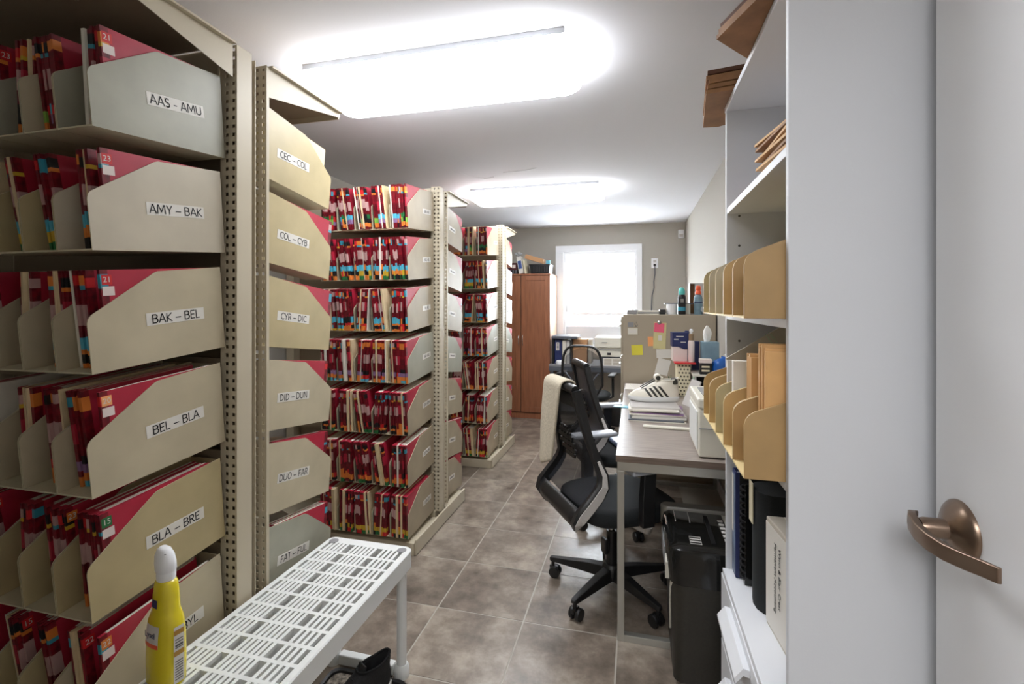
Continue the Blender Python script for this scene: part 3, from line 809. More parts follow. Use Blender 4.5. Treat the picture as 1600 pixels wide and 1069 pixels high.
# ------------------------------------------------------------------ white bookcase at right
KX0, KX1, KY0, KY1, KT = .30, .606, 1.07, 1.762, 2.075
t = thing('bookcase', 'tall white bookcase with two drawers beside the open door', 'bookcase', ((KX0 + KX1) / 2, (KY0 + KY1) / 2, 0))
p = .018
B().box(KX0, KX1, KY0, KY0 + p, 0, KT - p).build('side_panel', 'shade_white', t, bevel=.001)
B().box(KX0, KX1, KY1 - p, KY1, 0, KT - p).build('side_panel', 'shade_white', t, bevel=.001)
B().box(KX0 - .002, KX1, KY0 - .002, KY1 + .002, KT - p, KT).build('top_board', 'white', t, bevel=.001)
B().box(KX1 - .006, KX1, KY0 + p, KY1 - p, .05, KT - p).build('back_board', 'white', t)
for z in (1.728, 1.372, 1.035, .51):
    B().box(KX0 + (.002 if z > .6 else -.012), KX1 - .006, KY0 + p, KY1 - p, z - .02, z).build('shelf', 'white', t, bevel=.001)
B().box(KX0 + .01, KX1 - .006, KY0 + p, KY1 - p, .05, .068).build('bottom_board', 'white', t)
for (z0, z1) in ((.27, .487), (.06, .265)):
    dr = B().box(KX0 - .014, KX0 + .002, KY0 + .003, KY1 - .003, z0, z1).build('drawer', 'white', t, bevel=.002)
    zc = z1 - .045
    B().prism([(KX0 - .014, zc + .02), (KX0 - .03, zc + .024), (KX0 - .052, zc - .005), (KX0 - .05, zc - .02), (KX0 - .038, zc - .006), (KX0 - .03, zc + .004), (KX0 - .014, zc)], 1, 1.335, 1.60).build('handle', 'white', dr, bevel=.001)
for z in (1.70, 1.60, 1.22, 1.28):
    B(TR((KX0 + .04, KY1 - p, z), rx=R(90))).cyl(0, 0, 0, .002, .004, 8).build('peg_hole', 'inkgrey', t)

# bins on the bookcase (open side towards the room)
def shelf_bin(y, z, col, label, grp, w_=.118):
    t = thing('shelf_bin', label, 'file bin', (.222, y, z), (0, 0, R(-90)), grp)
    key = ('shelfbin', col)
    if key not in BIN:
        b = B(); hw = w_ / 2; tt = .0024
        pr = [(0, 0), (0, .112), (.003, .124), (.010, .134), (.022, .142), (.190, .205), (.370, .215), (.370, 0)]
        b.prism(pr, 0, hw - tt, hw, 0, 1); b.prism(pr, 0, -hw, -hw + tt, 0, 1)
        b.box(-hw + tt, hw - tt, 0, .37, 0, .004, 1); b.box(-hw + tt, hw - tt, .366, .37, .004, .2)
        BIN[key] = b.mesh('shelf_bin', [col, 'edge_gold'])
    link('tray', BIN[key], t)
    return t
UPC = ['bin_ochre', 'bin_gold', 'bin_beige', 'bin_beige', 'bin_tan']
for q in range(5):
    shelf_bin(1.151 + .122 * q, 1.3724, UPC[q], '%s metal file bin, %s from camera, on the bookcase middle shelf' % (['ochre', 'golden', 'beige', 'beige', 'tan'][q], ['first', 'second', 'third', 'fourth', 'fifth'][q]), 'file bins on the bookcase middle shelf')
LOC = ['bin_ochre', 'bin_gold', 'bin_tan', 'bin_gold', 'bin_gold']
for q in range(5):
    shelf_bin(1.151 + .122 * q, 1.0354, LOC[q], '%s metal file bin, %s from camera, above the binders' % (['ochre', 'golden', 'tan', 'golden', 'golden'][q], ['first', 'second', 'third', 'fourth', 'fifth'][q]), 'file bins on the bookcase shelf above the binders')
# contents of the lower bins
def slab(name, label, cat, size, T, m, group=None, bevel=0):
    b = B(T).box(-size[0] / 2, size[0] / 2, -size[1] / 2, size[1] / 2, 0, size[2])
    o = b.build(name, m, bevel=bevel); return tag(o, label, cat, group)
t = thing('envelope_pack', 'pack of brown envelopes standing in the nearest lower bin', 'envelopes', (.45, 1.135, 1.04))
for q in range(6): B(TR((.375 + .003 * (q % 2), 1.105 + q * .0125, 1.0405))).box(-.11, .09, -.005, .005, 0, .262 + .006 * (q % 3)).build('envelope', 'envelope', t)
t = thing('envelope_pack', 'pack of tan envelopes standing behind the brown envelope pack', 'envelopes', (.45, 1.255, 1.04))
for q in range(4): B(TR((.378, 1.245 + q * .0125, 1.0405))).box(-.11, .09, -.005, .005, 0, .235 + .006 * (q % 2)).build('envelope', 'envelope', t)
slab('paper_sheaf', 'white paper sheaf standing in the third lower bookcase bin', 'papers', (.2, .022, .212), TR((.352, 1.375, 1.0405)), 'sheet')
slab('paper_sheaf', 'thin white papers in the fourth lower bookcase bin', 'papers', (.2, .012, .20), TR((.36, 1.50, 1.0405)), 'sheet')
b = B(TR((.503, 1.655, 1.11), ry=R(-33)))
b.box(-.12, .085, -.004, .004, .0, .22)
bp = tag(b.build('grey_folder', 'taupe'), 'grey-beige folder leaning in the farthest lower bin, with a paper clip', 'folder')
Tc = TR((.503, 1.655, 1.11), ry=R(-33))
B(Tc).tube([(.03, -.005, .20), (.03, -.005, .225), (.02, -.005, .225), (.02, -.005, .185), (.034, -.005, .185), (.034, -.005, .215)], .001, 5).build('paper_clip', 'mint', bp)
slab('paper_sheaf', 'grey paper sheaf standing at the back of the middle shelf', 'papers', (.005, .2, .225), TR((.5965, 1.45, 1.3724)), 'taupe')
slab('paper_sheaf', 'pale paper sheaf beside the grey sheaf on the middle shelf', 'papers', (.005, .12, .232), TR((.5965, 1.26, 1.3724)), 'sheet')
# envelopes stack on the upper shelf
t = thing('envelope_stack', 'loose stack of brown envelopes on the upper bookcase shelf', 'envelopes', (.45, 1.25, 1.729))
for q in range(6): B(TR((.445 + .006 * (q % 2), 1.26 + .004 * (q % 3), 1.743 + q * .013), rz=R(rnd.uniform(-4, 4)), rx=R(4), ry=R(3))).box(-.13, .12, -.15, .15, 0, .0065).build('envelope', ['envelope', 'kraft', 'envelope'][q % 3], t)
t = thing('wire_clip_pile', 'bright metal bulldog clip behind the envelopes on the upper shelf', 'clip', (.40, 1.50, 1.729))
B().tube([(.38, 1.47, 1.74), (.36, 1.5, 1.80), (.39, 1.53, 1.78), (.42, 1.5, 1.74), (.38, 1.47, 1.733)], .003, 6).build('wire_loop', 'chrome', t)
B(TR((.40, 1.50, 1.7285))).box(-.02, .03, -.03, .03, 0, .014).build('jaw', 'kraft', t)
B(TR((.40, 1.63, 1.7285))).lathe([(.0, 0), (.02, .001), (.022, .01), (.012, .02), (0.001, .022)], n=12)
o = B(TR((.37, 1.66, 1.7285))).lathe([(.018, 0), (.024, .008), (.02, .02), (.006, .026)], n=14).build('rubber_band_ball', 'coral', smooth=60)
tag(o, 'small reddish rubber band ball at the far end of upper shelf', 'ball')
# paper bags on top
def bag(name, label, pts, z, th, nl):
    t = thing(name, label, 'paper bag', (sum(p[0] for p in pts) / len(pts), sum(p[1] for p in pts) / len(pts), z))
    for q in range(nl):
        j = .004 * ((q * 7) % 3 - 1)
        B().prism([(x + j, y - j) for x, y in pts], 2, z + q * th / nl, z + (q + .86) * th / nl).build('bag_layer', 'kraft' if q < nl - 1 else 'kraft_dark', t)
    return t
bag('paper_bag', 'folded brown paper bags overhanging the bookcase top, pointed corner', [(.205, 1.30), (.325, 1.00), (.50, 1.10), (.52, 1.38), (.30, 1.42)], KT + .001, .035, 3)
bag('paper_bag', 'stack of folded brown paper bags at far end of bookcase top', [(.225, 1.63), (.50, 1.58), (.52, 1.80), (.31, 1.94), (.255, 1.935)], KT + .001, .075, 5)
bag('paper_bag', 'folded brown paper bag at the near end of bookcase top', [(.285, .945), (.30, .90), (.50, .92), (.52, .99), (.32, .985)], KT + .001, .03, 2)

# binders on the cabinet top
zc = .5105
def binder(name, label, x0, x1, y0, y1, h, cover, page=None, tilt=0):
    t = thing(name, label, 'binder', ((x0 + x1) / 2, (y0 + y1) / 2, zc))
    b = B(); c = .0035
    b.box(x0, x1, y0, y0 + c, zc, zc + h).box(x0, x1, y1 - c, y1, zc, zc + h).box(x0, x0 + c, y0 + c, y1 - c, zc, zc + h)
    b.build('cover', cover, t, bevel=.0015)
    B().box(x0 + .012, x1 - .006, y0 + c + .003, y1 - c - .003, zc + .006, zc + h - .012).build('pages', page or 'sheet', t)
    return t
t = binder('blue_binder', 'blue and white photo binder farthest along the bookcase drawer top', .318, .56, 1.688, 1.737, .345, 'navy')
B().box(.3165, .3178, 1.690, 1.735, zc + .01, zc + .335).build('spine_photo', 'bluephoto', t)
B().box(.3155, .3164, 1.712, 1.735, zc + .14, zc + .33).build('spine_note', 'label_white', t)
B().box(.33, .55, 1.6862, 1.6878, zc + .004, zc + .34).build('front_sheet', 'blackplastic', t)
t = thing('comb_book', 'black comb-bound book between blue binder and black binder', 'book', (.44, 1.665, zc))
B().box(.338, .56, 1.650, 1.678, zc, zc + .32).build('cover', 'gloss', t, bevel=.002)
for q in range(15): B(TR((.336, 1.664, zc + .02 + q * .02))).tube([(.004, -.014, 0), (-.006, -.008, .002), (-.008, 0, .004), (-.006, .008, .006), (.004, .014, .008)], .0035, 5).build('comb_ring', 'blackplastic', t)
t = thing('black_binder', 'thick black binder with round spine and cream paper tag', 'binder', (.46, 1.56, zc))
pr = [(.56, 1.50), (.38, 1.50), (.36, 1.51), (.346, 1.53), (.342, 1.56), (.346, 1.59), (.36, 1.61), (.38, 1.62), (.56, 1.62)]
B().prism(pr, 2, zc, zc + .345).build('cover', 'blackfabric', t, smooth=50)
B().box(.337, .340, 1.548, 1.588, zc + .24, zc + .36).build('paper_tag', 'cream', t)
t = thing('white_binder', 'beige white binder with printed spine nearest on the drawer top', 'binder', (.47, 1.39, zc))
b = B()
b.prism([(.357, 1.475), (.372, 1.315), (.40, 1.312), (.597, 1.312), (.597, 1.475)], 2, zc, zc + .30)
b.build('cover', 'taupe', t, bevel=.004)
B().box(.40, .596, 1.325, 1.465, zc + .3005, zc + .303).build('pages', 'sheet', t)
sp = B().prism([(.3555, 1.470), (.3695, 1.322), (.3710, 1.322), (.3570, 1.470)], 2, zc + .012, zc + .288).build('spine_sheet', 'label_white', t)
for q, tx in enumerate(('Wynn & Blair Crest', 'Permanent Accounting')):
    text(tx, .020, (.3655 - .003 * q - .0022, 1.372 + .028 * q, zc + .175 - .01 * q), (R(90), R(90), R(-84.6)), sp, 'ink')

# ------------------------------------------------------------------ desk
DX0, DX1, DY0, DY1, DZ = -.077, .612, 2.03, 3.92, .776
t = thing('desk', 'long grey wood-grain desk with silver steel frame along right wall', 'desk', ((DX0 + DX1) / 2, (DY0 + DY1) / 2, 0))
b = B().box(DX0, DX1, DY0, DY1, DZ - .028, DZ)
b.m = [1, 0, 1, 1, 1, 1]
b.build('desk_top', ['desktop', 'deskedge'], t, bevel=.0015)
fr = B().box(DX0 + .006, DX1 - .004, DY0 + .006, DY0 + .034, DZ - .066, DZ - .0285).box(DX0 + .006, DX1 - .004, DY1 - .034, DY1 - .006, DZ - .066, DZ - .0285).box(DX0 + .006, DX0 + .034, DY0 + .034, DY1 - .034, DZ - .066, DZ - .0285)
fr.build('frame_rail', 'silver', t, bevel=.001)
for y in (DY0 + .006, DY1 - .034):
    for x in (DX0 + .006, DX1 - .034):
        B().box(x, x + .028, y, y + .028, .0, DZ - .0665).build('leg', 'silver', t, bevel=.001)
    B().box(DX0 + .034, DX1 - .034, y, y + .028, 0.0, .028).build('floor_bar', 'silver', t, bevel=.001)
B().box(DX0 + .10, DX1 - .004, DY1 - .06, DY1 - .04, .25, DZ - .067).build('modesty_panel', 'deskedge', t)

# shredder
SX0, SX1, SY0, SY1 = .108, .50, 1.815, 2.20
t = thing('paper_shredder', 'black floor shredder with buttons on top beside desk leg', 'shredder', ((SX0 + SX1) / 2, 2.0, 0))
def sbox(x0, x1, y0, y1, r, z): return rrect(x0, x1, y0, y1, r, z, 6)
B().rings([sbox(SX0 + .03, SX1, SY0 + .012, SY1 - .012, .03, .03), sbox(SX0 + .03, SX1, SY0 + .012, SY1 - .012, .03, .05), sbox(SX0 + .02, SX1, SY0 + .006, SY1 - .006, .05, .36), sbox(SX0 + .02, SX1, SY0 + .006, SY1 - .006, .05, .385)]).build('bin_body', 'shredbody', t, smooth=40)
hd = B().rings([sbox(SX0 + .012, SX1, SY0, SY1, .05, .388), sbox(SX0 + .004, SX1, SY0, SY1, .055, .48), sbox(SX0 + .012, SX1, SY0 + .006, SY1 - .006, .05, .512), sbox(SX0 + .03, SX1 - .004, SY0 + .02, SY1 - .02, .045, .523)]).build('head', 'gloss', t, smooth=40)
B().rings([sbox(SX0 + .0, SX1, SY1 - .055, SY1 + .006, .028, .46), sbox(SX0 + .0, SX1, SY1 - .055, SY1 + .006, .028, .53), sbox(SX0 + .006, SX1, SY1 - .05, SY1, .025, .537)]).build('rear_hood', 'shredgrey', t, smooth=40)
B().box(SX0 + .165, SX0 + .18, SY0 + .06, SY1 - .085, .5232, .527).build('paper_slot', 'blackplastic', hd)
for q in range(6): B().box(SX0 + .215, SX0 + .235, SY0 + .09 + q * .033, SY0 + .107 + q * .033, .5232, .5275).build('button', 'lightgrey', hd, bevel=.002)
for q in range(3): B().tube([(SX0 + .09, SY0 + .045 + q * .02, .525), (SX0 + .13, SY0 + .045 + q * .02, .525), (SX0 + .13, SY0 + .06 + q * .02, .525), (SX0 + .09, SY0 + .06 + q * .02, .525)], .0015, 5, closed=True).build('icon_ring', 'lightgrey', hd)
for q in range(2): B().box(SX0 + .05 + q * .055, SX0 + .053 + q * .055, SY1 - .16, SY1 - .06, .5232, .5245).build('line_mark', 'lightgrey', hd)
B().box(SX0 + .24, SX1 - .01, SY1 - .16, SY1 - .06, .5232, .5250).build('light_panel', 'shredlight', hd)
B().box(SX0 + .20, SX1 - .05, SY0 - .003, SY0 + .004, .395, .445).build('grip', 'blackplastic', hd, bevel=.003)
B().box(SX0 + .20, SX0 + .245, SY0 + .002, SY0 + .008, .17, .34).build('level_window', 'black', t, bevel=.002)
B().prism([(SY0 + .055, .385), (SY0 + .03, .385), (SY0 + .065, .30), (SY0 + .095, .17), (SY0 + .10, .17), (SY0 + .09, .30)], 0, SX0 + .0185, SX0 + .03).build('side_trim', 'shredlight', t)
B().prism([(SY0 + .055, .392), (SY0 + .033, .392), (SY0 + .035, .45), (SY0 + .05, .475), (SY0 + .058, .47)], 0, SX0 + .001, SX0 + .014).build('side_trim', 'shredlight', hd)
B().box(SX0 + .001, SX0 + .012, SY0 + .11, SY1 - .10, .40, .47).build('side_window', 'greyplastic', hd)
for x in (SX0 + .07, SX1 - .06):
    for y in (SY0 + .07, SY1 - .07): B(TR((x, y, .016), rx=R(90))).cyl(0, 0, -.01, .01, .016, 12).build('caster', 'blackplastic', t)

# white storage unit on desk
t = thing('desktop_drawer_box', 'off-white plastic storage box at near end of desk', 'storage box', (.42, 2.22, DZ))
x0, x1, y0, y1 = .246, .60, 2.065, 2.385
B().box(x0 + .006, x1, y0 + .004, y1 - .004, DZ + .006, DZ + .20).build('box_body', 'offwhite', t, bevel=.006)
B().box(x0 + .002, x1, y0, y1, DZ + .202, DZ + .245).build('lid', 'offwhite', t, bevel=.008)
B().box(x0 + .03, x0 + .06, y0 + .06, y1 - .06, DZ + .2455, DZ + .25).build('lid_grip', 'greyplastic', t, bevel=.001)
B().box(x0, x0 + .0055, y0 + .03, y1 - .03, DZ + .03, DZ + .185).build('drawer', 'plastic', t, bevel=.002)
B().box(x0 + .007, x1 - .02, y0 + .001, y0 + .0038, DZ + .12, DZ + .124).build('seam', 'greyplastic', t)
B().box(x0 + .05, x0 + .11, y0 - .001, y0 - .0003, DZ + .215, DZ + .228).build('green_mark', 'mint', t)
for y in (y0 + .03, y1 - .05): B().box(x0 + .02, x1 - .02, y, y + .02, DZ, DZ + .0055).build('foot', 'greyplastic', t)

# papers under the shoe
t = thing('paper_stack', 'messy stack of magazines and papers under the white sneaker', 'papers', (.11, 2.80, DZ))
z = DZ + .0005
for q in range(9):
    hh = rnd.choice([.004, .006, .009, .011]); dx = rnd.uniform(-.02, .015); dy = rnd.uniform(-.015, .02); rz = R(rnd.uniform(-5, 5)); wd = .29 - .004 * q
    B(TR((.115 + dx, 2.80 + dy, z), rz)).box(-wd / 2, wd / 2, -.15 + .006 * q, .15 - .004 * q, 0, hh).build('magazine', ['sheet', 'slate', 'label_white', 'lightgrey', 'sheet', 'purple', 'label_white', 'sheet', 'lightgrey'][q], t)
    z += hh + .0006
slab('letter_opener_case', 'long white plastic bar lying on desk before the papers', 'bar', (.25, .03, .012), TR((.165, 2.525, DZ + .0005), R(-3)), 'offwhite', bevel=.004)
t = thing('loose_papers', 'loose white sheets at far end of desk below the filing cabinet', 'papers', (.1, 3.75, DZ))
for q in range(5): B(TR((.06 + .05 * q, 3.74 + rnd.uniform(-.03, .03), DZ + .0006 + q * .0035), R(rnd.uniform(-14, 14)))).box(-.13, .13, -.13, .13, 0, .0028).build('paper_sheet', 'label_white', t)
slab('yellow_note', 'yellow note lying on desk behind the sneaker', 'note', (.07, .03, .006), TR((.06, 3.16, DZ + .0005), R(10)), 'note_yellow')
slab('teal_card', 'pale teal card sticking out over the desk edge', 'card', (.11, .05, .003), TR((-.07, 3.0, DZ + .0005), R(-12)), 'cyan')
slab('manila_pad', 'cream paper pad on desk behind the sneaker', 'papers', (.2, .16, .012), TR((.06, 3.34, DZ + .0005), R(4)), 'cream')
# crumpled tissue / small things right of shoe
t = thing('postcard_stand', 'grey and white card leaning on the desk right of sneaker', 'card', (.31, 3.1, DZ))
B(TR((.31, 3.12, DZ + .001), R(20), ry=R(22))).box(-.003, .003, -.06, .06, 0, .17).build('card', 'lightgrey', t)
B(TR((.36, 2.98, DZ + .001), R(-8))).lathe([(.045, 0), (.05, .03), (.046, .065), (.03, .075)], n=18).build('roll', 'whitepaint', t, smooth=50)
o = B(TR((.375, 2.82, DZ + .0005), R(14))).box(-.07, .07, -.05, .05, 0, .05).build('brown_packet', 'carton', bevel=.008); tag(o, 'small brown packet lying between paper stack and white box', 'packet')

# ------------------------------------------------------------------ filing cabinet
FX0, FX1, FY0, FY1, FZ = -.094, .606, 3.95, 4.36, 1.325
t = thing('filing_cabinet', 'tall beige filing cabinet with notes stuck to its side', 'filing cabinet', ((FX0 + FX1) / 2, (FY0 + FY1) / 2, 0))
B().box(FX0, FX1, FY0, FY1, 0.03, FZ).box(FX0 + .02, FX1, FY0 + .01, FY1 - .01, 0, .03).build('carcass', 'cabbeige', t, bevel=.004)
for q in range(4):
    z0 = .06 + q * .315
    dr = B().box(FX0 - .016, FX0, FY0 + .012, FY1 - .012, z0, z0 + .30).build('drawer', 'cabbeige', t, bevel=.003)
    B().box(FX0 - .034, FX0 - .016, FY0 + .05, FY0 + .16, z0 + .22, z0 + .235).build('handle', 'lightgrey', dr, bevel=.003)
    B().box(FX0 - .022, FX0 - .016, FY0 + .05, FY0 + .13, z0 + .25, z0 + .28).build('card_holder', 'lightgrey', dr)
Y = FY0
def flat(name, label, cat, x0, x1, z0, z1, m, ry=0, y=Y, th=.0015, extra=None):
    xc, zc_ = (x0 + x1) / 2, (z0 + z1) / 2
    o = B(TR((xc, y - .0005, zc_), ry=R(ry))).box(-(x1 - x0) / 2, (x1 - x0) / 2, -th, 0, -(z1 - z0) / 2, (z1 - z0) / 2).build(name, m)
    return tag(o, label, cat)
o = flat('frame_magnet', 'small white framed magnet on filing cabinet upper corner', 'magnet', -.055, .022, 1.165, 1.215, 'offwhite', th=.006)
B(TR((-.0165, Y - .008, 1.19))).box(-.03, .03, -.0008, 0, -.014, .014).build('inset', 'label_white', o)
o = flat('word_magnet', 'grey wire-style word magnet above the white framed magnet', 'magnet', -.055, -.01, 1.225, 1.262, 'greyplastic', th=.002)
o = B().tube([(0.0, Y - .003, 1.225), (.02, Y - .003, 1.24), (.012, Y - .003, 1.268), (-.004, Y - .003, 1.25), (.015, Y - .003, 1.228)], .002, 5).build('wire_magnet', 'slate'); tag(o, 'dark curly wire magnet on the cabinet beside the word magnet', 'magnet')
flat('sticky_note', 'yellow sticky note alone on filing cabinet side', 'note', -.026, .06, 1.0, 1.082, 'note_yellow', -3)
t2 = flat('notepad', 'pale yellow notepad hanging from a clip on filing cabinet', 'notepad', .143, .238, 1.055, 1.262, 'note_pale', 2, th=.006)
B().box(.178, .206, Y - .011, Y - .0066, 1.12, 1.162).build('tape_patch', 'label_white', t2)
flat('pink_note', 'bright pink note on top of the pale notepad', 'note', .148, .224, 1.185, 1.258, 'pink', 4, y=Y - .0085)
flat('orange_note', 'orange sticky note half behind the pale notepad', 'note', .100, .141, 1.074, 1.15, 'peach', -3)
o = B(TR((.187, Y - .012, 1.262), rx=R(90))).lathe([(.0, -.012), (.016, -.011), (.018, -.004), (.014, .004), (.006, .012)], n=14).build('clip_magnet', 'chrome', smooth=50); tag(o, 'round chrome clip magnet holding the pale notepad', 'magnet')
flat('white_memo', 'white memo sheet taped below the notepad', 'note', .165, .275, .982, 1.052, 'label_white', -2)
flat('white_tag', 'white tag-shaped paper hanging at the cabinet bottom right', 'note', .165, .262, .85, .975, 'label_white', 14, th=.003)

# things on top of the filing cabinet
z = FZ + .0006
slab('grey_stapler_box', 'small grey box on filing cabinet top, nearest window', 'box', (.085, .12, .036), TR((-.02, 4.07, z)), 'greyplastic', bevel=.003)
t = thing('paper_pile', 'flat pile of white papers on filing cabinet top', 'papers', (.10, 4.1, z))
for q in range(4): B(TR((.105, 4.10, z + q * .008), R(rnd.uniform(-6, 6)))).box(-.085, .085, -.1, .1, 0, .0065).build('paper_sheet', ['sheet', 'slate', 'label_white', 'sheet'][q], t)
slab('black_hole_punch', 'black hole punch on filing cabinet top beside the paper pile', 'hole punch', (.05, .11, .04), TR((.217, 4.07, z)), 'blackplastic', bevel=.008)
o = B(TR((.29, 4.05, z))).lathe([(.040, 0), (.041, .002), (.041, .084), (.037, .084), (.036, .006)], n=24).build('white_mug', 'whitepaint', smooth=40); tag(o, 'plain white cup on filing cabinet top holding a slim tray', 'cup')
slab('slim_tray', 'thin dark tray balanced on the white cup', 'tray', (.22, .12, .006), TR((.345, 4.12, z + .0846)), 'slate')
for xx in (.385,): slab('tin_box', 'plain box under the dark tray on filing cabinet', 'box', (.09, .1, .0838), TR((xx, 4.11, z)), 'offwhite')
T = TR((.362, 4.02, z))
t = thing('air_freshener', 'black air freshener can with teal cap on filing cabinet', 'spray can', (.362, 4.02, z))
B(T).lathe([(.027, 0), (.030, .004), (.030, .135), (.027, .15), (.022, .158)], n=20).build('can', 'black', t, smooth=40)
B(T).lathe([(.0235, .1585), (.025, .18), (.021, .205), (.012, .215)], n=20).build('cap', 'aqua', t, smooth=40)
B(T).lathe([(.0304, .03), (.0304, .06)], n=20).build('label_band', 'teal', t)
for zz in (.098, .108, .118): B(T).box(-.012, .012, -.0312, -.0304, zz, zz + .004).build('print_line', 'label_white', t)
t = thing('open_carton', 'grey open carton standing on edge on filing cabinet top', 'box', (.50, 4.19, z))
b = B(); bx0, bx1, by0, by1, bz1 = .435, .575, 4.15, 4.24, z + .255
b.box(bx0, bx1, by1 - .004, by1, z, bz1).box(bx0, bx0 + .004, by0, by1 - .004, z, bz1).box(bx1 - .004, bx1, by0, by1 - .004, z, bz1).box(bx0 + .004, bx1 - .004, by0, by1 - .004, bz1 - .004, bz1).box(bx0 + .004, bx1 - .004, by0, by1 - .004, z, z + .004).box(bx0 + .04, bx1 - .004, by0, by0 + .004, z + .004, bz1 - .004)
b.build('carton_shell', 'lightgrey', t)
B().box(bx0 + .0045, bx1 - .0045, by1 - .0055, by1 - .0045, z + .005, bz1 - .005).build('carton_lining', 'carton', t)
T = TR((.485, 4.02, z))
t = thing('orange_cap_bottle', 'pale blue bottle with orange cap on filing cabinet top', 'bottle', (.485, 4.02, z))
B(T).lathe([(.030, 0), (.032, .005), (.032, .13), (.026, .15), (.016, .158)], n=20).build('bottle_body', 'tissuebox', t, smooth=40)
B(T).lathe([(.022, .1585), (.024, .175), (.017, .19), (.021, .2), (.018, .225), (.008, .23)], n=20).build('cap', 'coral', t, smooth=40)
B(T).lathe([(.0325, .092), (.0325, .1)], n=20).build('label_band', 'navy', t)
# crumpled clear bag drooping over the cabinet's right corner
def crump(u, v):
    a = 2 * math.pi * u; r_ = .06 * (1 + .25 * math.sin(5 * a) + .2 * math.sin(9 * a + v * 7)) * math.sin(math.pi * min(.98, max(.02, v)))
    return (.553 + r_ * .9 * math.cos(a) * .9, 3.972 + r_ * .4 * math.sin(a) - .0, z + .09 * v + .02 * r_ / .06 * 0)
o = B().grid(crump, 20, 8).build('clear_plastic_bag', 'clearplastic', smooth=True); tag(o, 'crumpled clear plastic bag at filing cabinet corner by wall', 'plastic bag')

# ------------------------------------------------------------------ desk clutter by the wall
t = thing('desk_organizer', 'dark desk organizer shelf against right wall under the clutter', 'organizer', (.48, 3.46, DZ))
ox0, ox1, oy0, oy1, oz = .37, .606, 3.32, 3.60, .945
B().box(ox0, ox1, oy0, oy1, oz - .012, oz).build('top_board', 'offwhite', t)
B().box(ox0 + .008, ox0 + .02, oy0 + .004, oy1, DZ, oz - .0125).build('side_board', 'lightgrey', t)
B().box(ox1 - .012, ox1, oy0 + .004, oy1, DZ, oz - .0125).build('side_board', 'blackplastic', t)
B().box(ox0 + .021, ox1 - .0125, oy1 - .012, oy1, DZ, oz - .0125).build('back_board', 'black', t)
B().box(ox0 + .001, ox0 + .0075, oy0, oy0 + .03, DZ + .001, oz - .013).build('green_strip', 'mint', t)
o = B(TR((.44, 3.42, DZ + .0005))).lathe([(.02, 0), (.022, .004), (.022, .07), (.012, .08), (.012, .1), (.008, .105)], n=14).build('ink_bottle', 'black', smooth=40); tag(o, 'small black bottle inside the dark desk organizer', 'bottle')
t = thing('tape_dispenser', 'grey desk tape dispenser in front of the organizer', 'tape dispenser', (.49, 3.28, DZ))
B().prism([(.44, DZ + .001), (.44, DZ + .05), (.46, DZ + .095), (.51, DZ + .1), (.545, DZ + .05), (.555, DZ + .001)], 1, 3.25, 3.30).build('body', 'slate', t, bevel=.004)
B(TR((.485, 3.244, DZ + .06), rx=R(90))).lathe([(.012, -.004), (.028, -.004), (.028, .004), (.012, .004)], n=16).build('tape_roll', 'lightgrey', t)
# polka dot magazine box
t = thing('polka_dot_box', 'cream magazine box with brown polka dots on desk', 'magazine box', (.33, 3.5, DZ))
px0, px1, py0, py1, pz = .282, .366, 3.45, 3.62, 1.0
B().box(px0, px1, py0, py1, DZ + .0005, pz).build('box_body', 'cream', t, bevel=.002)
bd = B()
for r_ in range(9):
    for c_ in range(4):
        x = px0 + .012 + c_ * .022 + (.011 if r_ % 2 else 0); zz = DZ + .014 + r_ * .0245
        if x > px1 - .006: continue
        bd.add([(x + .0062 * math.cos(a), py0 - .0006, zz + .0062 * math.sin(a)) for a in [2 * math.pi * k / 10 for k in range(10)]], [tuple(range(10))])
bd.build('dots', 'dotdark', t)
B(TR((0, 0, 0))).box(.262, .40, 3.42, 3.66, 1.0012, 1.009).build('red_folder', 'scarlet')
bpy.data.objects['red_folder']['label'] = 'red folder lying on the polka dot box'; bpy.data.objects['red_folder']['category'] = 'folder'
# things on red folder and organizer
t = thing('blue_lidded_box', 'white carton with dark blue flap on the red folder', 'box', (.30, 3.57, 1.01))
B(TR((.305, 3.56, 1.0095), R(4))).box(-.05, .045, -.05, .05, 0, .10).build('carton', 'blush', t)
B(TR((.305, 3.56, 1.0095), R(4))).prism([(-.056, .2), (.05, .2), (.05, .085), (.02, .085), (-.05, .115)], 1, -.0535, -.0505).build('blue_flap', 'navy', t)
B(TR((.305, 3.56, 1.0095), R(4))).box(-.055, .05, -.05, .05, .1005, .2).build('blue_top', 'navy', t)
for zz, a_, c_ in ((.17, -.03, .02), (.15, -.045, -.015), (.13, 0, .035)): B(TR((.305, 3.56, 1.0095), R(4))).box(a_, c_, -.0545, -.0537, zz, zz + .006).build('print_line', 'label_white', t)
T = TR((.375, 3.475, 1.0095))
t = thing('lotion_bottle', 'pale pink lotion bottle with brown neck on red folder', 'bottle', (.375, 3.475, 1.0095))
B(T).lathe([(.020, 0), (.0215, .004), (.0215, .135), (.018, .148)], n=18).build('bottle_body', 'blush', t, smooth=40)
B(T).lathe([(.017, .1485), (.0175, .19), (.01, .196)], n=18).build('neck', 'brownclear', t, smooth=40)
B(T).lathe([(.007, .1965), (.007, .205), (.012, .207), (.012, .222), (.006, .228)], n=14).build('pump', 'whitepaint', t, smooth=40)
slab('blue_pump_bottle', 'dark blue bottle standing behind the pink lotion bottle', 'bottle', (.03, .03, .21), TR((.358, 3.60, 1.0095)), 'navy', bevel=.006)
o_ = slab('organizer_carton', 'tall navy carton on the organizer behind tissue box', 'box', (.05, .06, .20), TR((.412, 3.585, oz + .0005)), 'navy')
t = thing('tissue_box', 'grey-blue tissue box with white tissue standing on organizer', 'tissue box', (.49, 3.50, oz))
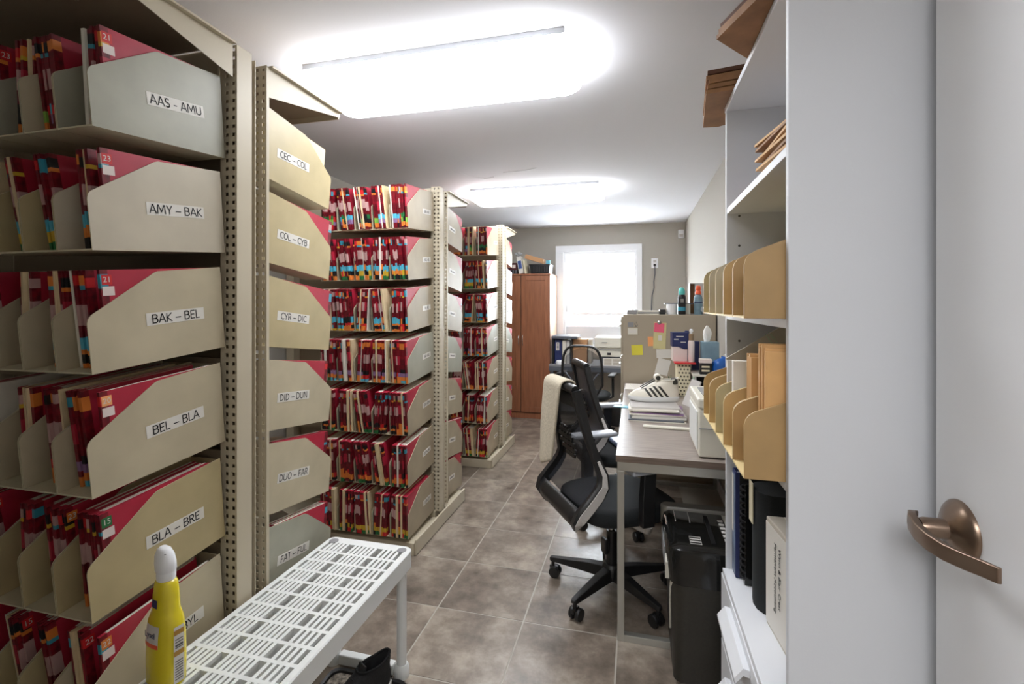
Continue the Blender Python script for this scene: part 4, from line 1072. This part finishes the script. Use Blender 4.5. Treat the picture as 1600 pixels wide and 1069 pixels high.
slab_z = oz + .0005
B(TR((.495, 3.50, slab_z))).box(-.055, .055, -.045, .045, .0, .205).build('box_body', 'tissuebox', t, bevel=.003)
def tis(u, v):
    a = 2 * math.pi * u; r_ = (.014 + .012 * math.sin(math.pi * v * .9)) * (1 + .3 * math.sin(3 * a + 2 * v)) * (1 - .7 * v ** 4)
    return (.478 + r_ * math.cos(a), 3.50 + r_ * .7 * math.sin(a), slab_z + .205 + .11 * v)
B().grid(tis, 18, 8).build('tissue', 'tissue', t, smooth=True)
t = thing('small_black_box', 'small black box with pale lid at organizer front', 'box', (.45, 3.36, oz))
B(TR((.45, 3.365, slab_z))).box(-.036, .036, -.03, .03, 0, .075).build('box_body', 'black', t)
B(TR((.45, 3.365, slab_z))).box(-.037, .037, -.031, .031, .0755, .10).build('lid', 'blush', t)
for zz in (.02, .045): B(TR((.45, 3.365, slab_z))).box(-.026, .022, -.0312, -.0303, zz, zz + .012).build('print_line', 'cream', t)
t = thing('wipes_pack', 'white and magenta soft pack leaning behind the blue bag', 'pack', (.53, 3.41, oz))
B(TR((.535, 3.42, slab_z), ry=R(28))).box(-.025, .03, -.012, .012, .0, .11).build('pack_body', 'magenta', t, bevel=.008)
B(TR((.535, 3.42, slab_z), ry=R(28))).box(-.026, .031, -.013, .013, .085, .135).build('pack_top', 'label_white', t, bevel=.008)
def bl(u, v):
    a = 2 * math.pi * u; s = math.sin(math.pi * v)
    r_ = (.058 * s ** .7 + .002) * (1 + .12 * math.sin(4 * a + v * 5))
    return (.545 + r_ * .95 * math.cos(a), 3.36 + r_ * .62 * math.sin(a), slab_z + .001 + .055 * (1 - math.cos(math.pi * v)) * (1 + .1 * math.cos(a)))
o = B().grid(bl, 20, 10).build('blue_plastic_bag', 'bluebag', smooth=True); tag(o, 'crumpled bright blue plastic bag on organizer by the wall', 'plastic bag')
t = thing('trailing_plant', 'small dark green trailing plant left of polka dot box', 'plant', (.235, 3.55, DZ))
B(TR((.235, 3.55, DZ + .0005))).lathe([(.022, 0), (.028, .05), (.024, .05)], n=14).build('pot', 'offwhite', t)
for q in range(14):
    a = rnd.uniform(0, 6.28); r_ = rnd.uniform(.005, .032); hh = DZ + .055 + rnd.uniform(0, .07)
    B(TR((.235 + r_ * math.cos(a), 3.55 + r_ * math.sin(a), hh), a, ry=R(rnd.uniform(-40, 40)))).add([(0, 0, 0), (.012, -.009, .004), (.028, 0, .002), (.012, .009, .004)], [(0, 1, 2, 3)]).build('leaf', 'leaf', t)
B().tube([(.235, 3.55, DZ + .045), (.24, 3.55, DZ + .09), (.23, 3.545, DZ + .12)], .003, 5).build('stem', 'leaf', t)
slab('white_cable_box', 'small white adapter box left of polka dot box', 'box', (.05, .06, .05), TR((.25, 3.42, DZ + .0045 + .016)), 'whitepaint', bevel=.004)

# ------------------------------------------------------------------ office chairs
def star_base(t, T, a0, rad=.31, hz=.10):
    b = B(T)
    hub = B(T).lathe([(.045, .075), (.05, .09), (.05, .12), (.034, .14)], n=18).build('hub', 'blackplastic', t, smooth=40)
    for q in range(5):
        a = a0 + q * 2 * math.pi / 5
        Q = T @ Matrix.Rotation(a, 4, 'Z')
        rs = []
        for x, w_, z0, z1 in ((.03, .028, .07, .125), (.12, .025, .075, .122), (.24, .02, .079, .108), (rad, .016, .08, .10), (rad + .012, .01, .082, .097)):
            rs.append([(x, -w_, z0), (x, w_, z0), (x, w_ * .8, z1), (x, -w_ * .8, z1)])
        lg = B(Q).rings(rs).build('leg', 'blackplastic', t, bevel=.003)
        B(Q).cyl(rad - .004, 0, .045, .082, .009, 10).box(rad - .03, rad + .012, -.006, .006, .035, .056).build('caster_stem', 'blackplastic', lg)
        for sd in (-1, 1):
            B(Q @ TR((rad - .016, sd * .017, .0285), rx=R(90))).lathe([(.008, -.010), (.026, -.009), (.0285, -.004), (.0285, .004), (.026, .009), (.008, .010)], n=18).build('caster', 'blackplastic', lg, smooth=40)
def lathe_seat(x0, x1, hw, z0, z1, n=32):
    def r(k, z, s):
        out = []
        for j in range(n):
            a = 2 * math.pi * j / n; c, s_ = math.cos(a), math.sin(a)
            out.append(((x0 + x1) / 2 + (x1 - x0) / 2 * s * math.copysign(abs(c) ** .55, c), hw * s * math.copysign(abs(s_) ** .55, s_), z))
        return out
    return [r(0, z0, .9), r(0, z0 + .012, .98), r(0, (z0 + z1) / 2, 1), r(0, z1 - .015, .98), r(0, z1 - .004, .92), r(0, z1, .8), r(0, z1 + .003, .4)]
def task_chair(label, loc, rz, a0, solid=False, dz=0, name='task_chair'):
    """faces its own +x"""
    T = TR(loc, rz); t = thing(name, label, 'chair', loc, (0, 0, rz))
    star_base(t, T, a0 - rz)
    B(T).cyl(0, 0, .14, .30, .026, 16).build('gas_column', 'blackplastic', t, smooth=40)
    B(T).cyl(0, 0, .301, .36, .016, 14).build('piston', 'chrome', t, smooth=40)
    B(T).box(-.13, .10, -.06, .06, .362, .408).build('mechanism', 'blackplastic', t, bevel=.01)
    B(T).box(-.055, -.032, -.035, .012, .20, .27).build('lever_pod', 'blackplastic', t, bevel=.006)
    B(T).rings(lathe_seat(-.22, .27, .245, .412, .485)).build('seat', 'blackfabric', t, smooth=50)
    P = [(-.262, 1.020), (-.247, .95), (-.232, .88), (-.212, .80), (-.188, .72), (-.168, .66), (-.172, .615), (-.198, .575), (-.235, .535), (-.275, .495), (-.29, .465), (-.275, .43), (-.22, .405)]
    W = [.150, .158, .170, .186, .206, .226, .236, .236, .236, .236, .228, .185, .12]
    for sd in (-1, 1):
        rs = []
        for q, ((x, z), w_) in enumerate(zip(P, W)):
            a, c = P[max(0, q - 1)], P[min(len(P) - 1, q + 1)]
            d = Vector((c[0] - a[0], c[1] - a[1])).normalized(); nrm = Vector((d.y, -d.x))
            hw = .023 if q < 9 else .03; th = [.019, .018, .017, .016, .017, .02, .024, .026, .026, .024, .02, .016, .014][q]
            y = sd * w_
            c0 = Vector((x, y, z)); N = Vector((nrm.x, 0, nrm.y)); S = Vector((0, sd, 0))
            rs.append([c0 + N * th + S * -hw, c0 + N * th * 1.2 + S * 0, c0 + N * th * .7 + S * .012, c0 - N * th + S * .012, c0 - N * th * 1.2 + S * 0, c0 - N * th + S * -hw])
        fr = B(T).rings(rs).build('back_frame', 'blackplastic', t, smooth=45)
        # pale accent strip along the lower bend
        rs = []
        for q in range(4, 12):
            (x, z), w_ = P[q], W[q]; a, c = P[q - 1], P[q + 1]
            d = Vector((c[0] - a[0], c[1] - a[1])).normalized(); wq = .006 + .013 * min(1, (q - 4) / 3)
            nx, nz = d.y * wq, -d.x * wq
            y = sd * (w_ + .0135)
            rs.append([(x - nx, y, z - nz), (x + nx, y, z + nz), (x + nx, y + sd * .003, z + nz), (x - nx, y + sd * .003, z - nz)])
        B(T).rings(rs).build('accent_strip', 'lightgrey', fr)
    # top rail and lower shell
    B(T).tube([(-.262, -.145, 1.020), (-.268, -.08, 1.026), (-.27, 0, 1.028), (-.268, .08, 1.026), (-.262, .145, 1.020)], .021, 10, sx=1).build('top_rail', 'blackplastic', t, smooth=50)
    def shell(u, v):
        q = 8.6 + v * 3.4; i = min(int(q), 11); f = q - i
        x = P[i][0] * (1 - f) + P[i + 1][0] * f; z = P[i][1] * (1 - f) + P[i + 1][1] * f; w_ = W[i] * (1 - f) + W[i + 1] * f
        return (x - .008, (u * 2 - 1) * w_, z)
    B(T).grid(shell, 6, 8).build('lower_shell', 'blackplastic', t, smooth=True, solid=.02)
    # mesh
    def net(u, v):
        q = v * 8.5; i = min(int(q), 11); f = q - i
        x = P[i][0] * (1 - f) + P[i + 1][0] * f; z = P[i][1] * (1 - f) + P[i + 1][1] * f; w_ = W[i] * (1 - f) + W[i + 1] * f
        return (x - .01 * math.sin(math.pi * u) + .004, (u * 2 - 1) * (w_ - .018), z)
    B(T).grid(net, 10, 16).build('back_mesh', 'meshsolid' if solid else 'meshback', t, smooth=True, solid=.0015 if not solid else .012)
    # lumbar pad with slots
    lp = B(T)
    for r_ in range(5):
        wd = [.05, .075, .08, .075, .05][r_]; z0 = .685 + r_ * .03
        xx = -.217 - .0 + (.80 - z0) * -.0
        xb = -.20 - .28 * (z0 - .70) - .022
        lp.box(xb - .006, xb + .004, -wd, wd, z0, z0 + .016)
        for c_ in (-.6, -.2, .2, .6): lp.box(xb - .006, xb + .004, c_ * wd - .006, c_ * wd + .006, z0 + .0165, z0 + .0295)
    lp.build('lumbar_pad', 'blackplastic', t)
    # arms
    for sd in (-1, 1):
        y = sd * .285
        am = B(T).rings([[(-.02 + a, y - .018, z), (.04 + a, y - .018, z), (.04 + a, y + .018, z), (-.02 + a, y + .018, z)] for a, z in ((0, .44), (.0, .55), (0.01, .674))]).build('arm_post', 'blackplastic', t, bevel=.004)
        B(T).tube([(.02, sd * .10, .40), (.03, sd * .2, .398), (.03, sd * .26, .41), (.02, sd * .285, .445)], .02, 8).build('arm_bracket', 'lightgrey', am, smooth=50)
        B(T).box(-.08, .18, y - .04, y + .04, .674, .70).build('arm_pad', 'armgrey', am, bevel=.01)
    return t
CH1 = (-.11, 2.385, 0)
task_chair('black mesh task chair with towel over its back, nearest at the desk', CH1, R(32), R(169))
task_chair('black task chair behind the towel-draped one, smooth grey-black back', (-.10, 3.19, 0), R(22), R(150), solid=True)
# towel over the far end of the first chair's top rail
T = TR(CH1, R(32))
def tw(u, v):
    # v runs from the seat-side hem over the rail down the outside
    L1, L2 = .12, .40
    s = v * (L1 + .07 + L2)
    yy = -.075 + .20 * u
    if s < L1: x, z = -.232 + .004 * math.sin(u * 7), 1.044 - (L1 - s)
    elif s < L1 + .07:
        a = math.pi * (s - L1) / .07; x = -.268 + .034 * math.cos(a); z = 1.034 + .022 * math.sin(a)
    else:
        k = (s - L1 - .07) / L2
        x = -.304 - .02 * k + .012 * math.sin(u * 5 + 2 * k) * k; z = 1.034 - L2 * k * (1 - .16 * abs(u - .55)); yy = -.075 + .20 * (u * (1 - .34 * k) + .27 * k) + .03 * k
    return (x, yy, z)
o = B(T).grid(tw, 14, 40).build('towel', 'towel', smooth=True, solid=.012, sub=1); tag(o, 'cream towel draped over the nearest task chair back', 'towel')
o = B(TR((.0, 3.18, .493))).box(-.14, .15, -.17, .15, 0, .03, T=TR((0, 0, 0), R(22))).build('denim_cushion', 'bluephoto', bevel=.012); tag(o, 'folded blue denim cloth on the second task chair seat', 'cloth')
# third chair: open mesh arch, faces the window
T3 = TR((-.49, 5.08, 0), R(84))
t = thing('mesh_chair', 'open mesh-back office chair facing the window desk', 'chair', (-.49, 5.08, 0), (0, 0, R(84)))
star_base(t, T3, R(10), .29)
B(T3).cyl(0, 0, .14, .36, .025, 14).build('gas_column', 'blackplastic', t, smooth=40)
B(T3).rings(lathe_seat(-.22, .24, .235, .42, .48)).build('seat', 'blackfabric', t, smooth=50)
B(T3).box(-.1, .1, -.08, .08, .362, .419).build('mechanism', 'blackplastic', t)
arch = []
for q in range(25):
    a = math.pi * q / 24
    arch.append((-.25 - .02 * math.sin(a), .205 * math.copysign(abs(math.cos(a)) ** .5, math.cos(a)), .60 + .39 * abs(math.sin(a)) ** .55))
arch = [(-.215, .15, .50)] + arch + [(-.215, -.15, .50)]
B(T3).tube(arch, .013, 8, closed=True).build('back_arch', 'blackplastic', t, smooth=50)
def n3(u, v):
    z = .50 + .47 * v; w_ = .15 + .055 * min(1, v * 4) if v < .6 else .205 * max(0, 1 - ((v - .6) / .42) ** 2.6)
    return (-.235 - .03 * math.sin(math.pi * u) * v, (u * 2 - 1) * w_, z)
B(T3).grid(n3, 10, 12).build('back_mesh', 'meshback', t, smooth=True)
for sd in (-1, 1):
    B(T3).tube([(-.262, sd * .17, .72), (-.25, sd * .06, .58), (-.14, sd * .02, .44)], .009, 6).build('back_strut', 'slate', t)
    am = B(T3).tube([(-.02, sd * .2, .42), (.0, sd * .27, .45), (.0, sd * .27, .66)], .014, 8).build('arm_post', 'blackplastic', t, smooth=50)
    B(T3).box(-.12, .12, sd * .27 - .035, sd * .27 + .035, .662, .688).build('arm_pad', 'blackplastic', am, bevel=.01)

# ------------------------------------------------------------------ wardrobe
AX0, AX1, AY0, AY1, AZ = -1.745, -1.003, 5.75, 6.285, 1.79
t = thing('wardrobe', 'tall reddish-brown wooden wardrobe with two panelled doors by window', 'wardrobe', ((AX0 + AX1) / 2, (AY0 + AY1) / 2, 0))
B().box(AX0, AX1, AY0 + .02, AY1, 0, AZ - .02).build('carcass', 'woodside', t)
B().box(AX0 - .003, AX1 + .003, AY0, AY1, AZ - .0195, AZ).build('top_board', 'wood', t, bevel=.002)
B().box(AX0, AX1, AY0 + .012, AY0 + .0195, 0, .068).build('plinth', 'wood', t)
B().box(AX0 + .001, AX1 - .001, AY0 + .017, AY0 + .0195, .069, AZ - .022).build('shadow_gap', 'wooddark', t)
mid = -1.369
for (a, c) in ((AX0 + .002, mid - .004), (mid + .004, AX1 - .002)):
    dr = B()
    z0, z1, fw = .078, AZ - .026, .062
    dr.box(a, a + fw, AY0 - .002, AY0 + .016, z0, z1).box(c - fw, c, AY0 - .002, AY0 + .016, z0, z1).box(a + fw, c - fw, AY0 - .002, AY0 + .016, z0, z0 + fw).box(a + fw, c - fw, AY0 - .002, AY0 + .016, z1 - fw, z1)
    do = dr.build('door', 'wood', t, bevel=.003)
    B().box(a + fw, c - fw, AY0 + .006, AY0 + .015, z0 + fw, z1 - fw).build('door_panel', 'wood', do)
    hx = mid + (-.026 if a < mid - .1 else .026)
    B().tube([(hx, AY0 - .002, .90), (hx, AY0 - .026, .93), (hx, AY0 - .028, .97), (hx, AY0 - .026, 1.0), (hx, AY0 - .002, 1.03)], .005, 8).build('handle', 'chrome', do, smooth=50)
z = AZ + .0006
# things on the wardrobe
t = thing('black_basket', 'black plastic basket on wardrobe top', 'basket', (-1.145, 5.93, z))
def rb(s, zz): return rrect(-1.145 - .13 * s, -1.145 + .13 * s, 5.94 - .14 * s, 5.94 + .14 * s, .025, zz)
B().rings([rb(.9, z), rb(1.0, z + .105), rb(1.05, z + .107), rb(1.05, z + .118), rb(.97, z + .118), rb(.88, z + .012)]).build('basket_shell', 'blackplastic', t, smooth=35)
for q in range(11):
    x = -1.245 + q * .02; B().box(x - .004, x + .004, 5.796, 5.806, z + .02, z + .095).build('rib', 'black', t)
o = B(TR((-1.20, 5.90, z + .155), ry=R(17))).box(-.15, .09, -.06, .06, 0, .055).build('cardboard_box', 'carton', bevel=.002); tag(o, 'flat brown cardboard box tilted on the black basket', 'box')
slab('blue_sleeve', 'light blue plastic sleeve rising from the black basket', 'sleeve', (.05, .02, .16), TR((-1.072, 5.97, z + .016), ry=R(3)), 'cyan')
slab('blue_papers', 'pale blue papers lying in the black basket', 'papers', (.16, .14, .01), TR((-1.14, 5.95, z + .113), ry=R(-2)), 'tissuebox')
t = thing('blue_white_carton', 'blue and white carton leaning beside the black basket', 'box', (-1.37, 5.85, z))
B(TR((-1.372, 5.86, z + .006), ry=R(-10))).box(-.028, .028, -.07, .07, 0, .215).build('carton', 'label_white', t)
B(TR((-1.372, 5.86, z + .006), ry=R(-10))).box(-.022, .022, -.0715, -.0705, .06, .16).build('blue_panel', 'bluebox', t)
o = B(TR((-1.318, 5.87, z + .005), ry=R(-10))).box(-.013, .013, -.07, .07, 0, .175).build('cream_book', 'cream', bevel=.002); tag(o, 'cream booklet leaning between the blue carton and basket', 'booklet')
def crump2(u, v):
    a = 2 * math.pi * u; s = math.sin(math.pi * v)
    r_ = (.04 * s + .002) * (1 + .3 * math.sin(5 * a + 4 * v))
    return (-1.425 + r_ * math.cos(a), 5.86 + r_ * math.sin(a), z + .226 + .06 * v)
o = B().grid(crump2, 16, 8).build('crumpled_bag', 'clearplastic', smooth=True); tag(o, 'crumpled clear bag on top of the leaning blue carton', 'plastic bag')
t = thing('maroon_box', 'dark maroon box with white square on wardrobe top', 'box', (-1.49, 5.86, z))
B(TR((-1.485, 5.86, z + .05))).box(-.065, .055, -.06, .06, 0, .09).build('box_body', 'maroon', t)
B(TR((-1.485, 5.86, z + .05))).box(-.005, .035, -.0612, -.0604, .025, .065).build('white_square', 'blush', t)
B(TR((-1.485, 5.86, z + .05))).box(-.05, -.03, -.0612, -.0604, .03, .06).build('white_mark', 'blush', t)
t = thing('cassette_row', 'row of dark cases under the maroon box on wardrobe', 'cases', (-1.49, 5.86, z))
for q in range(8): B().box(-1.552 + q * .0165, -1.552 + q * .0165 + .014, 5.80, 5.92, z, z + .0492).build('case', ['slate', 'blackplastic'][q % 2], t)

# ------------------------------------------------------------------ desk under the window
WDX0, WDX1, WDY0, WDY1, WDZ = -.985, .10, 5.58, 6.22, .70
t = thing('window_desk', 'grey desk under the window with black front edge', 'desk', (-.44, 5.9, 0))
B().box(WDX0, WDX1, WDY0, WDY1, WDZ - .022, WDZ).build('desk_top', 'greyplastic', t, bevel=.002)
B().box(WDX0, WDX1, WDY0 - .004, WDY0 + .012, WDZ - .075, WDZ - .0225).build('front_rail', 'slate', t)
for x in (WDX0 + .01, WDX1 - .05):
    for y in (WDY0 + .02, WDY1 - .06): B().box(x, x + .04, y, y + .04, 0, WDZ - .0225).build('leg', 'slate', t)
B().box(WDX0 + .05, WDX1 - .05, WDY1 - .05, WDY1 - .03, .12, WDZ - .0225).build('back_panel', 'taupe', t)
t = thing('desk_riser', 'dark grey monitor riser shelf over the binders by the window', 'shelf', (-.8, 5.8, WDZ))
B().box(-.965, -.655, 5.62, 5.95, 1.00, 1.036).build('riser_top', 'slate', t, bevel=.01)
B().box(-.962, -.937, 5.64, 5.93, WDZ, .9995).build('riser_side', 'blackplastic', t)
B().box(-.735, -.722, 5.64, 5.93, WDZ, .9995).build('riser_side', 'blackplastic', t)
B(TR((-.65, 5.66, 1.018), ry=R(90))).cyl(0, 0, -.006, .035, .012, 12).build('riser_knob', 'lightgrey', t)
t = thing('blue_ring_binder', 'dark blue binder with white spine label under the riser', 'binder', (-.885, 5.75, WDZ))
B().box(-.930, -.845, 5.66, 5.92, WDZ + .0005, .985).build('cover', 'navy', t, bevel=.002)
sp = B().box(-.912, -.875, 5.6575, 5.6595, .86, .955).build('spine_label', 'label_white', t)
for q in range(5): B().box(-.905, -.882, 5.6568, 5.6574, .872 + q * .016, .88 + q * .016).build('print_line', 'ink', sp)
t = thing('white_ring_binder', 'white binder beside the dark blue one under riser', 'binder', (-.79, 5.75, WDZ))
B().box(-.838, -.795, 5.66, 5.92, WDZ + .0005, .98).build('cover', 'sheet', t, bevel=.002)
o = B().box(-.79, -.75, 5.665, 5.92, WDZ + .0005, .975).build('cream_ring_binder', 'lightgrey', bevel=.002); tag(o, 'pale grey binder third from the left under riser', 'binder')
o = B().box(-.72, -.555, 5.74, 6.0, WDZ + .0005, .99).build('brown_carton', 'carton', bevel=.002); tag(o, 'plain brown carton on window desk right of the riser', 'box')
o = B().box(-.545, -.505, 5.80, 6.0, WDZ + .0005, .985).build('tan_folder_box', 'taupe', bevel=.002); tag(o, 'narrow beige box beside the brown carton under window', 'box')
o = B(TR((-.86, 5.625, WDZ + .0005))).lathe([(.05, 0), (.055, .02), (.04, .045), (.01, .05)], n=16).build('white_dish', 'whitepaint', smooth=50); tag(o, 'small white dish in front of the blue binder', 'dish')
t = thing('printer', 'white desktop printer on window desk beside filing cabinet', 'printer', (-.28, 5.85, WDZ))
B().box(-.455, -.125, 5.62, 6.05, .905, 1.025).build('scanner_unit', 'offwhite', t, bevel=.008)
B().box(-.405, -.13, 5.64, 6.04, .80, .9045).build('print_body', 'offwhite', t, bevel=.006)
B().box(-.405, -.13, 5.632, 5.639, .878, .886).build('seam', 'greyplastic', t)
B().box(-.31, -.27, 5.634, 5.6395, .822, .848).build('display', 'black', t)
B().box(-.38, -.14, 5.66, 6.03, WDZ + .0005, .7995).build('paper_bay', 'slate', t)
B().box(-.37, -.31, 5.61, 5.6195, .965, .97).build('badge', 'greyplastic', t)
b = B().box(-.355, -.15, 5.60, 5.606, WDZ + .0005, .79)
o = b.build('photo_prints', 'label_white'); tag(o, 'white sheet with four small photos standing under printer', 'print')
for q in range(2):
    for r_ in range(2): B().box(-.343 + q * .1, -.343 + q * .1 + .082, 5.5988, 5.5995, .712 + r_ * .038, .712 + r_ * .038 + .03).build('photo', 'taupe', o)
o = B().box(-.115, -.06, 5.66, 5.9, WDZ + .0005, .98).build('white_file_tray', 'lightgrey', bevel=.003); tag(o, 'narrow grey file box between printer and filing cabinet', 'box')
# stool pedestal with black drum, beside chair
o = B(TR((-.20, 5.72, 0.0))).lathe([(.10, 0), (.11, .01), (.12, .24), (.115, .25), (.1, .02)], n=20).build('waste_bin', 'blackplastic', smooth=40); tag(o, 'round black waste bin under the window desk', 'waste bin')

# ------------------------------------------------------------------ wall things
t = thing('wall_outlet', 'white wall outlet plate with plugged-in dark cord', 'outlet', (.243, YB - .004, 1.93))
B().box(.202, .284, YB - .006, YB, 1.87, 1.995).build('plate', 'whitepaint', t, bevel=.002)
B().box(.225, .262, YB - .008, YB - .0062, 1.94, 1.975).build('socket', 'lightgrey', t)
pl = B().box(.228, .258, YB - .03, YB - .0064, 1.892, 1.922).build('plug', 'blackplastic', t, bevel=.004)
B().tube([(.243, YB - .025, 1.895), (.246, YB - .02, 1.80), (.232, YB - .015, 1.70), (.235, YB - .012, 1.62), (.21, YB - .012, 1.52), (.205, YB - .012, 1.4), (.2, YB - .012, 1.2), (.2, YB - .012, .9)], .006, 7).build('cord', 'slate', pl, smooth=60)
t = thing('motion_sensor', 'small white motion sensor high on back wall corner', 'sensor', (.56, YB - .02, 2.28))
B().box(.525, .59, YB - .035, YB, 2.235, 2.34).build('housing', 'whitepaint', t, bevel=.006)
B().box(.535, .58, YB - .039, YB - .0352, 2.25, 2.285).build('lens', 'lightgrey', t, bevel=.001)
# lettering becomes mesh
bpy.context.view_layer.update()
dg = bpy.context.evaluated_depsgraph_get()
for o in [o for o in sc.objects if o.type == 'FONT']:
    me = bpy.data.meshes.new_from_object(o.evaluated_get(dg))
    n = bpy.data.objects.new('lettering', me); COL.objects.link(n); n.parent = o.parent; n.matrix_local = o.matrix_local.copy(); n.name = 'lettering'
    bpy.data.objects.remove(o)
print('individual folders', NIND[0])
